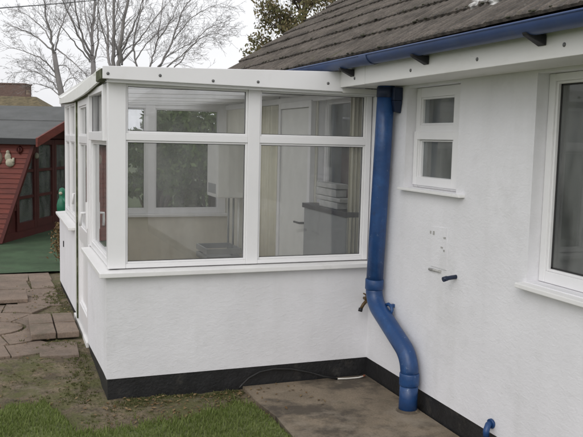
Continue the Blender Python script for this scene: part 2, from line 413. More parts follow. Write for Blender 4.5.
while cnt < 64000:
    x = U(-4.2, -.86); y = -2.3 + 2.45 * (R() ** .62)
    top = lawn_top(min(x, -.9)) + (U(-.03, .02) if R() < .86 else R()**2*.16)
    if x > -.92 and y > -.25: continue
    if y > top: continue
    edge = min(1, (top-y)/.12+.55)
    h = U(.014, .036)*edge*(.75+.5*max(0, .5+.5*noise2(x*3, y*3)))*(1.5 if R() < .08 else 1); a = U(0, 2*PI); wd = U(.0016, .0032)
    lx, ly = math.cos(a)*h*U(.1, .75), math.sin(a)*h*U(.1, .75); px, py = -math.sin(a)*wd, math.cos(a)*wd
    z = .02 if top-y > .1 else .006
    gb.add([(x-px, y-py, z), (x+px, y+py, z), (x+lx*.45+px*.8, y+ly*.45+py*.8, z+h*.65), (x+lx*.45-px*.8, y+ly*.45-py*.8, z+h*.65), (x+lx, y+ly, z+h)],
           [(0,1,2,3), (3,2,4)])
    cnt += 1
tag(gb.build('grass_blades', 'grass'), 'short green lawn grass in front of the conservatory', 'grass', kind='stuff')

# moss and weed tufts on the soil and in the paving joints
wb = MB()
def tuft(x, y, z, n, s):
    for _ in range(n):
        a = U(0, 2*PI); h = U(.4, 1)*s; r = U(0, 1)*s
        cx, cy = x+math.cos(a)*r, y+math.sin(a)*r; b2 = U(0, 2*PI); ww = U(.15, .35)*s
        wb.add([(cx-math.cos(b2)*ww, cy-math.sin(b2)*ww, z), (cx+math.cos(b2)*ww, cy+math.sin(b2)*ww, z), (cx+math.cos(a)*h*.5, cy+math.sin(a)*h*.5, z+h)], [(0,1,2)])
for _ in range(900):
    x = -1.83 - abs(random.gauss(0, .16)); y = U(.0, 3.6)
    if y > 1.1 and abs(x+2.02) < .2 and 1.3 < y < 2.1: continue
    if noise2(x*4+2, y*3) < -.15: continue
    tuft(x, y, max(soil_z(x, y), .074 if y > 1.1 else 0), 7, U(.006, .02))
for _ in range(3600):
    x = U(-3.2, -.95); y = U(-.5, 1.2)
    if y < lawn_top(x)-.02: continue
    if noise2(x*3, y*4) < -.15 or (x > -1.82 and y > -.03): continue
    tuft(x, y, soil_z(x, y), 6, U(.004, .014))
for _ in range(520):
    x = U(-1.8, -.93); tuft(x, -.012-abs(random.gauss(0, .09)), soil_z(x, -.05), 6, U(.006, .018))
tag(wb.build('moss_tufts', 'weed'), 'green moss and small weeds growing on the bare soil by the patio', 'moss', kind='stuff')
db = MB()
for _ in range(850):
    x = U(-3.4, -.5); y = U(-.4, 3.6) if x < -1.84 else U(-.5, -.02)
    if x > -.9 and R() < .75: continue
    z = (soil_z(x, y)+.006) if x < -.9 else .026
    if x < -1.84 and y > 1.2: z = .082
    a = U(0, 2*PI); l = U(.006, .02); ww = l*U(.3, .6); c, s_ = math.cos(a), math.sin(a)
    db.add([(x-c*l, y-s_*l, z), (x+s_*ww, y-c*ww, z+U(0, .008)), (x+c*l, y+s_*l, z+U(0, .01)), (x-s_*ww, y+c*ww, z+U(0, .008))], [(0,1,2,3)])
tag(db.build('leaf_litter', 'leaf_dead'), 'small dead leaves and twigs scattered over soil and paving', 'leaves', kind='stuff')

# patio: circular setting of stones with slabs round it
pv = MB(); PZ = .072; edges = []
def stone(poly, z=PZ, t=.05, gap=.008):
    cx = sum(p[0] for p in poly)/len(poly); cy = sum(p[1] for p in poly)/len(poly)
    q = []
    for x, y in poly:
        d = math.hypot(x-cx, y-cy); k = max(.2, 1-gap/d) if d > 0 else 1
        q.append((cx+(x-cx)*k+U(-.004, .004), cy+(y-cy)*k+U(-.004, .004)))
    dz = U(-.004, .005); tx, ty = U(-.012, .012), U(-.012, .012)
    edges.append((q, z))
    pv.hexa([(x, y, z-t) for x, y in q], [(x, y, z+dz+tx*(x-cx)+ty*(y-cy)) for x, y in q])
PC = (-2.47, 1.86)
stone([(PC[0]+.235*math.cos(2*PI*k/20), PC[1]+.235*math.sin(2*PI*k/20)) for k in range(20)], gap=.01)
for r0, r1, n, ph in ((.245, .56, 8, .2), (.57, .90, 13, .5)):
    for k in range(n):
        a0, a1 = 2*PI*(k)/n+ph, 2*PI*(k+1)/n+ph
        cxm = PC[0]+.5*(r0+r1)*math.cos(.5*(a0+a1)); 
        if cxm > -2.16 and r1 > .6: continue
        arc = [(PC[0]+r1*math.cos(a0+(a1-a0)*i/5), PC[1]+r1*math.sin(a0+(a1-a0)*i/5)) for i in range(6)]
        inn = [(PC[0]+r0*math.cos(a0+(a1-a0)*i/5), PC[1]+r0*math.sin(a0+(a1-a0)*i/5)) for i in range(5, -1, -1)]
        stone(arc+inn)
y = .90; row = 0
while y < 4.2:
    hgt = U(.38, .5); x = -6.2 + (row % 2)*.22
    while x < -1.95:
        wd = U(.4, .62); x2 = min(x+wd, -1.88)
        cx, cy = (x+x2)/2, y+hgt/2
        if x2 - x > .15 and math.hypot(cx-PC[0], cy-PC[1]) > (1.0 if cx < -2.25 else .74) and R() > .04:
            sh = U(-.05, .05)
            stone([(x, y+sh), (x2, y-sh*.3), (x2+U(-.03, .03), y+hgt), (x, y+hgt+sh)], z=PZ if y > 1.2 else .062)
        x = x2+.004
        if x > -1.9: break
    y += hgt; row += 1
structure(pv.build('patio', 'slab', bevel=.004))
wb = MB()
for q, z in edges:
    for (ax, ay), (bx, by) in zip(q, q[1:]+q[:1]):
        if ax < -3.2: continue
        for _ in range(int(math.hypot(bx-ax, by-ay)*26)):
            t = R()
            if noise2(ax*2+t, ay*3) < -.25: continue
            tuft(ax+(bx-ax)*t, ay+(by-ay)*t, z-.012, 5, U(.005, .016))
tag(wb.build('joint_moss', 'weed'), 'moss and weeds growing in the joints of the patio paving', 'moss', kind='stuff')
# raised slabs: the doorstep by the conservatory door, and a loose pair further left
def slabset(name, label, xs_, ys_, z, t):
    t_ = thing(name, label, 'step', ((xs_[0]+xs_[-1])/2, (ys_[0]+ys_[-1])/2, z-t))
    for a, b_ in zip(xs_, xs_[1:]):
        for c, d in zip(ys_, ys_[1:]):
            MB().hexa([(a+.006, c+.006, z-t), (b_-.006, c+.006, z-t), (b_-.006, d-.006, z-t), (a+.006, d-.006, z-t)],
                      [(a+.005, c+U(.002, .01), z+U(-.004, .004)), (b_-.005, c+.006, z+U(-.004, .004)), (b_-.006, d-.006, z+U(-.004, .004)), (a+.006, d-.006, z+U(-.004, .004))]).build('paving_slab', 'slab', t_, bevel=.006)
    return t_
slabset('doorstep', 'low doorstep of four brown paving slabs outside the conservatory door', (-2.205, -2.01, -1.835), (1.345, 1.70, 2.05), .128, .048)
slabset('loose_slabs', 'pair of raised weathered slabs lying flat on the patio near the green matting', (-2.9, -2.45, -2.17), (2.80, 3.16), .112, .04)
# green matting in front of the summerhouse
structure(sheet(-7, .2, 4.42, 9.5, .25, lambda x, y: .085+.004*noise2(x*2, y*2)).build('green_matting', 'turf'))

# ------------------------------------------------------------------ walls with openings
def wall_grid(b, ybr, zbr, holes, x0, x1, skip_back=False):
    """outer face at x0 facing -X, inner face at x1; holes = cells (i, j) left open"""
    ny, nz = len(ybr)-1, len(zbr)-1
    solid = lambda i, j: 0 <= i < ny and 0 <= j < nz and (i, j) not in holes
    for i in range(ny):
        for j in range(nz):
            if not solid(i, j): continue
            a, c = ybr[i], ybr[i+1]; d, e = zbr[j], zbr[j+1]
            b.add([(x0,a,d),(x0,c,d),(x0,c,e),(x0,a,e)], [(3,2,1,0)])
            b.add([(x1,a,d),(x1,c,d),(x1,c,e),(x1,a,e)], [(0,1,2,3)])
            if not solid(i-1, j): b.add([(x0,a,d),(x1,a,d),(x1,a,e),(x0,a,e)], [(0,1,2,3)])
            if not solid(i+1, j): b.add([(x0,c,d),(x1,c,d),(x1,c,e),(x0,c,e)], [(3,2,1,0)])
            if not solid(i, j-1): b.add([(x0,a,d),(x1,a,d),(x1,c,d),(x0,c,d)], [(0,3,2,1)])
            if not solid(i, j+1): b.add([(x0,a,e),(x1,a,e),(x1,c,e),(x0,c,e)], [(0,1,2,3)])

# ------------------------------------------------------------------ the bungalow
HY0, HY1, HX1 = -8.5, 3.68, 7.0
house = thing('bungalow', 'white rendered bungalow with brown tiled roof and blue gutter', 'house', (3.5, -2.4, 0))
hw = MB()
ybr = [HY0, -3.45, -1.70, -1.045, -.445, .27, .98, HY1]; zbr = [.148, 1.0, 1.17, 1.385, 2.008, 2.16]
wall_grid(hw, ybr, zbr, {(1, 1), (1, 2), (1, 3), (3, 3), (5, 2), (5, 3)}, 0, .27)
hw.box(.27, HX1, HY1-.25, HY1, 0, 2.16); hw.box(HX1-.25, HX1, HY0, HY1-.25, 0, 2.16); hw.box(.27, HX1-.25, HY0, HY0+.25, 0, 2.16)
# gable triangles
for yy in (HY0, HY1-.2):
    hw.hexa([(0, yy, 2.165), (HX1, yy, 2.165), (HX1, yy+.2, 2.165), (0, yy+.2, 2.165)],
            [(3.45, yy, 4.36), (3.55, yy, 4.36), (3.55, yy+.2, 4.36), (3.45, yy+.2, 4.36)])
wall = hw.build('wall', 'render', house)
MB().box(.006, .26, HY0, HY1, 0, .147).build('plinth', 'black', house)
MB().box(.28, HX1-.26, HY0+.26, HY1-.26, .1, .15).build('floor', 'floor', house)
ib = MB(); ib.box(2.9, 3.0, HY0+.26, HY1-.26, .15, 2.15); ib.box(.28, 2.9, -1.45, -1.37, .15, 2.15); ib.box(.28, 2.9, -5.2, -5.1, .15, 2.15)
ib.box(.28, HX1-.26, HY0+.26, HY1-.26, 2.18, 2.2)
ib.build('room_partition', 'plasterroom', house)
# repaired patch, filled holes on the wall
MB().hexa([(-.004, -.985, .935), (-.004, -.81, .935), (.004, -.81, .935), (.004, -.985, .935)],
          [(-.003, -.975, 1.18), (-.003, -.80, 1.17), (.004, -.80, 1.17), (.004, -.975, 1.18)]).build('repaired_patch', 'render', wall)
for (yy, zz, a, h_) in ((-.80, 1.135, .006, .016), (-.835, 1.135, .008, .022), (-.955, 1.12, .012, .010), (-.93, 1.06, .010, .010), (-.955, 1.045, .006, .012)):
    MB().box(-.006, .004, yy-a, yy+a, zz-h_/2, zz+h_/2).build('filled_hole', 'filler', wall)
MB().tube([(-.004, -.80, .912), (-.004, -.93, .918)], .008, 8).build('slot', 'filler', wall)

def frame_x(xf, y0, y1, z0, z1, wds, mull, trans, parent, name='window_frame', depth=.06, bead=.014, gmat='dglass', fm='upvc', s0=None):
    """a frame whose face looks to -X at x = xf; wds=(side, bottom, top); mull = [(ya, yb)], trans = [(za, zb)] bars; children panes"""
    s, bo, to = wds; b = MB(); s0 = s0 or s
    b.box(xf, xf+depth, y0, y0+s0, z0, z1); b.box(xf, xf+depth, y1-s, y1, z0, z1)
    b.box(xf+.0015, xf+depth, y0+s0, y1-s, z0, z0+bo); b.box(xf+.0015, xf+depth, y0+s0, y1-s, z1-to, z1)
    cols = []; c = y0+s0
    for a, e in mull: cols.append((c, a)); c = e; b.box(xf+.001, xf+depth, a, e, z0+bo, z1-to)
    cols.append((c, y1-s))
    rows = []; c = z0+bo
    for a, e in trans:
        rows.append((c, a)); c = e
        for ca, cb in cols: b.box(xf+.002, xf+depth, ca, cb, a, e)
    rows.append((c, z1-to))
    for ca, cb in cols:
        for ra, rb in rows:
            xb = xf+.010
            b.box(xb, xf+depth-.01, ca, ca+bead, ra, rb); b.box(xb, xf+depth-.01, cb-bead, cb, ra, rb)
            b.box(xb+.001, xf+depth-.01, ca+bead, cb-bead, ra, ra+bead); b.box(xb+.001, xf+depth-.01, ca+bead, cb-bead, rb-bead, rb)
    fr = b.build(name, fm, parent, bevel=.003)
    for ca, cb in cols:
        for ra, rb in rows:
            MB().box(xf+.028, xf+.034, ca+bead-.004, cb-bead+.004, ra+bead-.004, rb-bead+.004).build('pane', gmat, fr)
    return fr
# small window: top light over a casement, casement sash proud of the frame
sm = frame_x(.068, -1.043, -.447, 1.387, 2.006, (.05, .055, .06), [], [(1.685, 1.775)], house, name='window_frame', bead=.012, s0=.165)
sb = MB(); xs_ = .056
for (a, b_, c, d) in ((-1.038, -.905, 1.40, 1.735), (-.492, -.452, 1.40, 1.735)): sb.box(xs_, xs_+.03, a, b_, c, d)
for (c, d) in ((1.40, 1.452), (1.685, 1.735)): sb.box(xs_+.001, xs_+.03, -.905, -.492, c, d)
sb.build('window_sash', 'upvc', sm, bevel=.003)
MB().hexa([(-.04, -1.135, 1.366), (.10, -1.135, 1.366), (.10, -.43, 1.366), (-.04, -.43, 1.366)],
          [(-.04, -1.135, 1.382), (.10, -1.135, 1.386), (.10, -.43, 1.386), (-.04, -.43, 1.382)]).build('window_sill', 'sillw', house, bevel=.003)
MB().box(.20, .21, -1.04, -.62, 1.40, 1.72).build('blind', 'plasterroom', house)
# large window
lw = frame_x(.068, -3.448, -1.702, 1.002, 2.006, (.042, .055, .036), [(-2.62, -2.54)], [], house, bead=.013)
gk = MB()
for ca, cb in ((-3.393, -2.633), (-2.527, -1.757)):
    for a, b_, c, d in ((ca, ca+.008, 1.07, 1.957), (cb-.012, cb, 1.07, 1.957), (ca, cb, 1.07, 1.078), (ca, cb, 1.949, 1.957)): gk.box(.094, .0955, a, b_, c, d)
gk.build('gasket', 'rubber', lw)
MB().hexa([(-.05, -3.55, .968), (.10, -3.55, .968), (.10, -1.67, .968), (-.05, -1.67, .968)],
          [(-.05, -3.55, .992), (.10, -3.55, 1.001), (.10, -1.67, 1.001), (-.05, -1.67, .992)]).build('window_sill', 'sillw', house, bevel=.004)
cu = MB()
for i in range(60):
    pass
def curtain(b, x, y0, y1, z0, z1, amp=.025, n=90, folds=9):
    vs = []; fs = []
    for i in range(n+1):
        t = i/n; yy = y0+(y1-y0)*t; xx = x+amp*math.sin(2*PI*folds*t)+.4*amp*math.sin(2*PI*folds*2.3*t+1)
        vs += [(xx, yy, z0), (xx, yy, z1)]
        if i: fs.append((2*i-2, 2*i, 2*i+1, 2*i-1))
    b.add(vs, fs, True); return b
curtain(MB(), .20, -3.4, -1.92, .98, 1.98, folds=15).build('curtain', 'net', house)

frame_x(.05, .272, .978, 1.172, 2.006, (.04, .045, .04), [], [], house, bead=.012)

# fascia and soffit
FX = -.29; FY1 = -.062
fa = MB().box(FX, FX+.022, HY0-.1, -.427, 2.018, 2.135).build('fascia', 'whitewood', house, bevel=.002)
MB().box(FX, FX+.022, -.424, FY1, 2.017, 2.134).build('fascia', 'whitewood', house, bevel=.002)
for yy, zz in ((-.279, 2.062), (-.992, 2.058), (-1.621, 2.062), (-2.22, 2.066), (-2.85, 2.062)):
    MB().lathe((FX-.004, yy, zz), [(.0, -.001), (.006, -.001), (.0095, .002), (.0095, .006)], 10, (1, 0, 0)).build('screw_cap', 'bolt', fa)
MB().box(FX+.022, -.002, HY0-.1, FY1, 2.022, 2.034).build('soffit', 'whitewood', house)
MB().box(FX+.022, -.002, FY1, HY1, 2.125, 2.137).build('soffit', 'whitewood', house)
MB().box(FX, FX+.02, FY1+.005, HY1, 2.12, 2.135).build('fascia', 'whitewood', house)

# gutter: open half round with a rolled edge, joints and iron brackets
GX = -.352; GZ = 2.168; GR = .054
gm = MB()
def gz(y): return GZ + .008*(y+1)/2 * 1.0
prof = [(math.cos(a), math.sin(a)) for a in [PI + PI*k/12 for k in range(13)]]
ysg = [HY0-.1, -5, -2.6, -1.2, -.3, .5, 1.6, 2.8, HY1+.05]
for (ra, zoff) in ((GR, 0), (GR-.006, .002)):
    vs = []; fs = []
    for i, yy in enumerate(ysg):
        for c, s_ in prof: vs.append((GX+c*ra, yy, gz(yy)+zoff+s_*ra*.95))
        if i:
            o = (i-1)*13
            for k in range(12): fs.append((o+k, o+k+1, o+13+k+1, o+13+k))
    gm.add(vs, fs, True)
for sx in (-1, 1):
    gm.tube([(GX+sx*(GR-.002), yy, gz(yy)) for yy in ysg], .006, 8)
gut = gm.build('gutter', 'blue_gutter', house)
for yy in (-.62, -2.9):
    j = MB(); vs = []; fs = []
    for i, y2 in enumerate((yy-.05, yy+.05)):
        for c, s_ in prof: vs.append((GX+c*(GR+.004), y2, gz(yy)+s_*(GR+.004)*.95))
    j.add(vs, [(k, k+1, 14+k, 13+k) for k in range(12)], True)
    j.build('joint_sleeve', 'blue_gutter', gut)
for yy in (-.25, -1.16, -2.087, -3.0, -3.9):
    bk = MB()
    bk.hexa([(GX-.030, yy-.014, 2.112), (FX-.002, yy-.026, 2.074), (FX-.002, yy+.026, 2.074), (GX-.030, yy+.014, 2.112)],
            [(GX-.036, yy-.014, 2.124), (FX-.002, yy-.026, 2.118), (FX-.002, yy+.026, 2.118), (GX-.036, yy+.014, 2.124)])
    bk.build('bracket', 'iron', gut, bevel=.003)

# tiled roof
TH = math.radians(33); G = .312; ct, st_ = math.cos(TH), math.sin(TH)
EX, EZ = -.372, 2.182
RX = 3.5; SL = (RX-EX)/ct; NC = int(SL/G)
rf = MB(); Y0R, Y1R = HY0-.15, HY1+.03
TW = .30
def rib(yy):
    t = (yy/.075) % 1.0
    d = min(t, 1-t)
    return .0085*max(0, 1-(d/.24)**2)
for c in range(NC+1):
    s0 = G*c; s1 = min(s0+G+.03, SL)
    off = (c % 2)*.15
    ny = int((Y1R-Y0R)/.0125); vs = []; fs = []
    for i in range(ny+1):
        yy = Y0R+(Y1R-Y0R)*i/ny
        k = math.floor((yy+off)/TW); rr = random.Random(k*131+c*7919)
        dz = rr.uniform(-.004, .004); ds = rr.uniform(-.006, .006); tl = rr.uniform(-.003, .003)
        tt = ((yy+off) % TW)/TW
        gap = -.010 if tt < .03 else 0
        h = rib(yy)+dz+gap+tl*(tt-.5)
        for s_, hh in ((s0+ds-.0, .006), (s0+ds, .020+h*.45), (s0+ds+.014, .023+h), (s1, .004+h*.7)):
            X = EX+s_*ct-hh*st_; Z = EZ+s_*st_+hh*ct
            vs.append((X, yy, Z))
        if i:
            o = (i-1)*4
            for q in range(3): fs.append((o+q, o+4+q, o+5+q, o+q+1))
    rf.add(vs, fs, False)
    # verge end closing face
    for yv in (Y0R, Y1R):
        rf.add([(EX+s0*ct, yv, EZ+s0*st_), (EX+s0*ct-.03*st_, yv, EZ+s0*st_+.03*ct), (EX+s1*ct-.004*st_, yv, EZ+s1*st_+.004*ct), (EX+s1*ct, yv, EZ+s1*st_-.01)], [(0,1,2,3)])
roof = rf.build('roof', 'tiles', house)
rb = MB()
zr = EZ+SL*st_
rb.add([(RX, Y0R, zr+.02), (RX, Y1R, zr+.02), (2*RX-EX, Y1R, EZ), (2*RX-EX, Y0R, EZ)], [(0,1,2,3)])
rb.add([(EX+.03, Y0R+.05, EZ-.02), (EX+.03, Y1R-.05, EZ-.02), (RX, Y1R-.05, zr-.03), (RX, Y0R+.05, zr-.03)], [(0,1,2,3)])
rb.tube([(RX, Y0R, zr+.02), (RX, Y1R, zr+.02)], .09, 10)
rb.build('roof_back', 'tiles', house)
ms = MB(); rr = random.Random(5)
for _ in range(330):
    c = rr.randint(0, 8); yy = rr.uniform(-3.5, 3.6); s_ = G*c+rr.uniform(-.012, .02)
    hh = .022+rib(yy)*.6; r0 = rr.uniform(.004, .011)
    ms.sphere((EX+s_*ct-hh*st_, yy, EZ+s_*st_+hh*ct), r0, (1, rr.uniform(1, 2.2), .6), 5)
o = ms.build('moss_clumps', 'rmoss', roof); o['kind'] = 'stuff'

# ------------------------------------------------------------------ the conservatory
W = -1.80; CY = 3.70
con = thing('conservatory', 'small white lean-to conservatory with low rendered wall and large panes', 'conservatory', (-.9, 1.9, 0))
DZ = .797
dw = MB()
dw.box(W, .01, 0, .16, .148, DZ)                    # front
dwall = dw.build('dwarf_wall', 'render', con)
MB().box(W+.006, .012, .006, .15, -.05, .148).build('plinth', 'black', dwall)
d2 = MB().hexa([(W, .16, .148), (W+.15, .16, .148), (W+.15, 1.10, .10), (W, 1.10, .10)], [(W, .16, DZ), (W+.15, .16, DZ), (W+.15, 1.10, DZ), (W, 1.10, DZ)]).build('dwarf_wall', 'render', con)
MB().hexa([(W+.006, .15, -.05), (W+.14, .15, -.05), (W+.14, 1.10, -.05), (W+.006, 1.10, -.05)], [(W+.006, .15, .148), (W+.14, .15, .148), (W+.14, 1.10, .10), (W+.006, 1.10, .10)]).build('plinth', 'black', d2)
d3 = MB().hexa([(W, 2.16, .11), (W+.15, 2.16, .11), (W+.12, CY, .11), (W-.022, CY, .11)],
               [(W, 2.16, DZ+.03), (W+.15, 2.16, DZ+.03), (W+.12, CY, DZ+.03), (W-.022, CY, DZ+.03)]).build('dwarf_wall', 'render', con)
MB().hexa([(W+.004, 2.16, -.05), (W+.14, 2.16, -.05), (W+.11, CY, -.05), (W-.017, CY, -.05)],
          [(W+.004, 2.16, .11), (W+.14, 2.16, .11), (W+.11, CY, .11), (W-.017, CY, .11)]).build('plinth', 'black', d3)
d4 = MB().box(W+.12, -.003, CY-.15, CY-.001, 0, DZ).build('dwarf_wall', 'cream_dado', con)
MB().box(W+.151, -.02, .161, CY-.151, .10, .15).build('floor', 'floor', con)
# sills
SP = [(W-.048, -.052), (-.004, -.052), (-.004, .18), (W+.16, .18), (W+.16, 1.10), (W-.048, 1.10)]
MB().hexa([(x, y, .798) for x, y in SP], [(x, y, .829 if k in (0, 1, 5) else .843) for k, (x, y) in enumerate(SP)]).build('window_sill', 'sillw', con, bevel=.004)
MB().hexa([(W-.055, 2.16, DZ+.031), (W+.16, 2.16, DZ+.031), (W+.16, CY, DZ+.031), (W-.062, CY+.0, DZ+.031)],
          [(W-.055, 2.16, DZ+.056), (W+.16, 2.16, DZ+.07), (W+.16, CY, DZ+.07), (W-.062, CY+.0, DZ+.056)]).build('window_sill', 'sillw', con, bevel=.004)
MB().box(W+.165, -.02, CY-.19, CY-.002, DZ, DZ+.03).build('window_sill', 'sillw', con, bevel=.004)

def frame_y(yf, x0, x1, z0, z1, cols, rows, parent, depth=.06, bead=.013, face=1, gmat='glass', mt='upvc'):
    """frame facing -Y at y=yf; cols/rows: glass extents"""
    b = MB(); e = 0
    xb = [x0]+[v for c in cols for v in c]+[x1]; zb = [z0]+[v for c in rows for v in c]+[z1]
    for i in range(0, len(xb), 2): b.box(xb[i], xb[i+1], yf, yf+depth, z0, z1)
    for ca, cb in cols:
        for j in range(0, len(zb), 2): b.box(ca, cb, yf+.002, yf+depth, zb[j], zb[j+1])
        for ra, rb in rows:
            y1, y2 = yf+.010, yf+depth-.01
            b.box(ca, ca+bead, y1, y2, ra, rb); b.box(cb-bead, cb, y1, y2, ra, rb)
            b.box(ca+bead, cb-bead, y1+.001, y2, ra, ra+bead); b.box(ca+bead, cb-bead, y1+.001, y2, rb-bead, rb)
    fr = b.build('window_frame', mt, parent, bevel=.003)
    for ca, cb in cols:
        for ra, rb in rows:
            MB().box(ca+bead-.004, cb-bead+.004, yf+.030, yf+.036, ra+bead-.004, rb-bead+.004).build('pane', gmat, fr)
    gk = MB()
    for ca, cb in cols:
        for ra, rb in rows:
            a, e, c, d = ca+bead, cb-bead, ra+bead, rb-bead; y1, y2 = yf+.024, yf+.029
            gk.box(a, a+.003, y1, y2, c, d); gk.box(e-.003, e, y1, y2, c, d); gk.box(a+.003, e-.003, y1, y2, c, c+.003); gk.box(a+.003, e-.003, y1, y2, d-.003, d)
    gk.build('gasket', 'rubber', fr)
    return fr
B = .006
frame_y(.024, -1.787, -.008, .842, 1.998, [(-1.673-B, -.903+B), (-.809-B, -.053+B)], [(.875-B, 1.633+B), (1.689-B, 1.973+B)], con)
# far window of the conservatory
frame_y(CY-.12, W+.17, -.03, DZ+.031, 2.03, [(-1.56, -.935), (-.826, -.12)], [(.88, 1.62), (1.68, 1.97)], con)
# side: near window with a top vent, door, far window
XS = W+.018
frame_x(XS, .09, 1.06, .842, 1.99, (.055, .045, .03), [], [(1.615, 1.665)], con, gmat='glass', bead=.012)
vt = MB()
for a, b_, c, d in ((.15, .20, 1.63, 1.98), (.96, 1.01, 1.63, 1.98)): vt.box(XS-.022, XS+.004, a, b_, c, d)
vt.box(XS-.021, XS+.004, .20, .96, 1.63, 1.69); vt.box(XS-.021, XS+.004, .20, .96, 1.94, 1.98)
vt.build('vent_sash', 'upvc', con, bevel=.003)
MB().box(XS, XS+.06, .03, .088, .842, 1.99).build('corner_post', 'upvc', con)
MB().box(W+.01, W+.09, 1.062, 1.13, .845, 1.99).build('door_post', 'upvc', con, bevel=.003)
MB().box(W+.005, W+.09, 1.102, 1.13, .06, .845).build('door_post', 'upvc', con, bevel=.003)
MB().box(W+.004, W+.09, 1.96, 2.155, .06, 1.985).build('door_post', 'upvc_dirty', con, bevel=.003)
MB().box(W-.006, W+.02, 1.925, 1.957, .07, 1.985).build('mouldy_gap_strip', 'moss', con)
door = frame_x(W+.006, 1.135, 1.92, .10, 1.985, (.085, .16, .09), [], [(.80, .92), (1.60, 1.66)], con, name='door', gmat='glass', bead=.014)
MB().box(W+.032, W+.04, 1.23, 1.83, .27, .79).build('door_panel', 'upvc', door)
hd = MB().box(W-.006, W+.006, 1.16, 1.19, .96, 1.16)
hd.tube([(W-.005, 1.175, 1.08), (W-.035, 1.175, 1.08), (W-.04, 1.21, 1.02), (W-.04, 1.22, .98)], .010, 8)
hd.build('handle', 'upvc', door)
MB().box(W-.012, W+.10, 1.103, 2.155, .055, .098).build('threshold', 'sillw', con, bevel=.004)
ff = MB()
fw_ = frame_x(W+.028, 2.157, CY-.10, DZ+.07, 1.975, (.06, .05, .03), [(2.98, 3.05)], [(1.60, 1.66)], con, gmat='glass', bead=.012)
hb = MB().box(W+.014, W+.028, 2.175, 2.20, 1.10, 1.18); hb.tube([(W+.016, 2.19, 1.15), (W-.008, 2.19, 1.15), (W-.012, 2.19, 1.06)], .010, 8)
hb.build('handle', 'upvc', fw_)
MB().box(W-.024, W, 3.2, 3.22, .54, .60).build('latch', 'iron', d3)
# fascia over the front: a tapering board, screws
ff = MB().hexa([(-1.828, -.062, 2.000), (-.268, -.062, 1.990), (-.268, -.04, 1.990), (-1.828, -.04, 2.000)],
          [(-1.828, -.062, 2.074), (-.268, -.062, 2.121), (-.268, -.04, 2.121), (-1.828, -.04, 2.074)]).build('fascia', 'upvc', con, bevel=.003)
for x, z in ((-1.798, 2.030), (-1.488, 2.034), (-1.157, 2.018), (-.863, 2.026), (-.379, 2.040)):
    MB().lathe((x, -.066, z), [(.0, -.001), (.006, -.001), (.0095, .002), (.0095, .006)], 10, (0, 1, 0)).build('screw_cap', 'bolt', ff)
MB().hexa([(-1.80, -.030, 1.982), (-.006, -.030, 1.972), (-.006, .09, 1.972), (-1.80, .09, 1.999)],
          [(-1.80, -.030, 1.999), (-.006, -.030, 1.999), (-.006, .09, 1.999), (-1.80, .09, 2.0)]).build('head_rail', 'upvc', con, bevel=.002)
MB().box(-.27, -.004, -.06, -.034, 1.985, 2.015).build('filler_strip', 'whitewood', con)
# roof sheet with glazing bars
cr = MB()
cr.hexa([(-1.83, -.035, 2.045), (-.01, -.035, 2.090), (-.01, CY-.06, 2.090), (-1.83, CY-.06, 2.045)],
        [(-1.83, -.035, 2.062), (-.01, -.035, 2.108), (-.01, CY-.06, 2.108), (-1.83, CY-.06, 2.062)])
croof = cr.build('roof', 'poly', con)
for yy in (.02, .66, 1.30, 1.94, 2.58, 3.10, 3.60):
    MB().hexa([(-1.80, yy-.025, 1.985), (-.01, yy-.025, 2.03), (-.01, yy+.025, 2.03), (-1.80, yy+.025, 1.985)],
              [(-1.80, yy-.025, 2.044), (-.01, yy-.025, 2.089), (-.01, yy+.025, 2.089), (-1.80, yy+.025, 2.044)]).build('rafter', 'upvc', croof)
MB().box(-.05, -.008, .05, CY-.14, 1.98, 2.03).build('wall_plate', 'upvc', croof)
MB().box(W+.02, W+.10, .09, CY-.02, 1.992, 2.035).build('eaves_beam', 'upvc_dirty', con)
# bowed eave trim down the left side, with grime underneath
tr = MB(); gr = MB()
bot = [(.20, 2.001), (.36, 1.988), (.53, 1.976), (.8, 1.962), (1.09, 1.953), (1.5, 1.947), (2.03, 1.944), (2.5, 1.955), (3.0, 1.968), (3.62, 1.984)]
top = [2.083, 2.066, 2.054, 2.044, 2.037, 2.030, 2.026, 2.024, 2.026, 2.036]
for i in range(len(bot)-1):
    (ya, za), (yb, zb) = bot[i], bot[i+1]
    oa, ob = .018*math.sin(i*.35), .018*math.sin((i+1)*.35)
    tr.hexa([(-1.822-oa, ya, za), (-1.806-oa, ya, za), (-1.806-ob, yb, zb), (-1.822-ob, yb, zb)],
            [(-1.822-oa, ya, top[i]), (-1.806-oa, ya, top[i]), (-1.806-ob, yb, top[i+1]), (-1.822-ob, yb, top[i+1])])
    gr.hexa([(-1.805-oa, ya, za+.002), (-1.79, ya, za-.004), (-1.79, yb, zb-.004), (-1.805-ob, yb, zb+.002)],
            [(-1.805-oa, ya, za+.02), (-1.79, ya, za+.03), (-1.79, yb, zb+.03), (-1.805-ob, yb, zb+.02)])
trim = tr.build('eaves_trim', 'upvc_dirty', con)
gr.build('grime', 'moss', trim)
MB().hexa([(-1.832, -.036, 2.004), (-1.79, -.036, 2.0), (-1.79, .22, 1.99), (-1.836, .22, 1.998)],
          [(-1.832, -.036, 2.060), (-1.79, -.036, 2.064), (-1.79, .22, 2.062), (-1.836, .22, 2.058)]).build('mossy_rafter_end', 'moss', con)
iw = MB().box(-.016, -.003, .092, .27, .15, 2.0); iw.box(-.016, -.003, .98, HY1-.02, .15, 2.0); iw.box(-.016, -.003, .27, .98, .15, 1.17)
iw.build('inner_wall', 'cream', con)
vs = []; fs = []
for i in range(25):
    t = i/24; x = -.125+.085*t; yy = .118+.014*math.sin(t*2*PI*3); vs += [(x, yy, .87), (x, yy, 1.985)]
    if i: fs.append((2*i-2, 2*i, 2*i+1, 2*i-1))
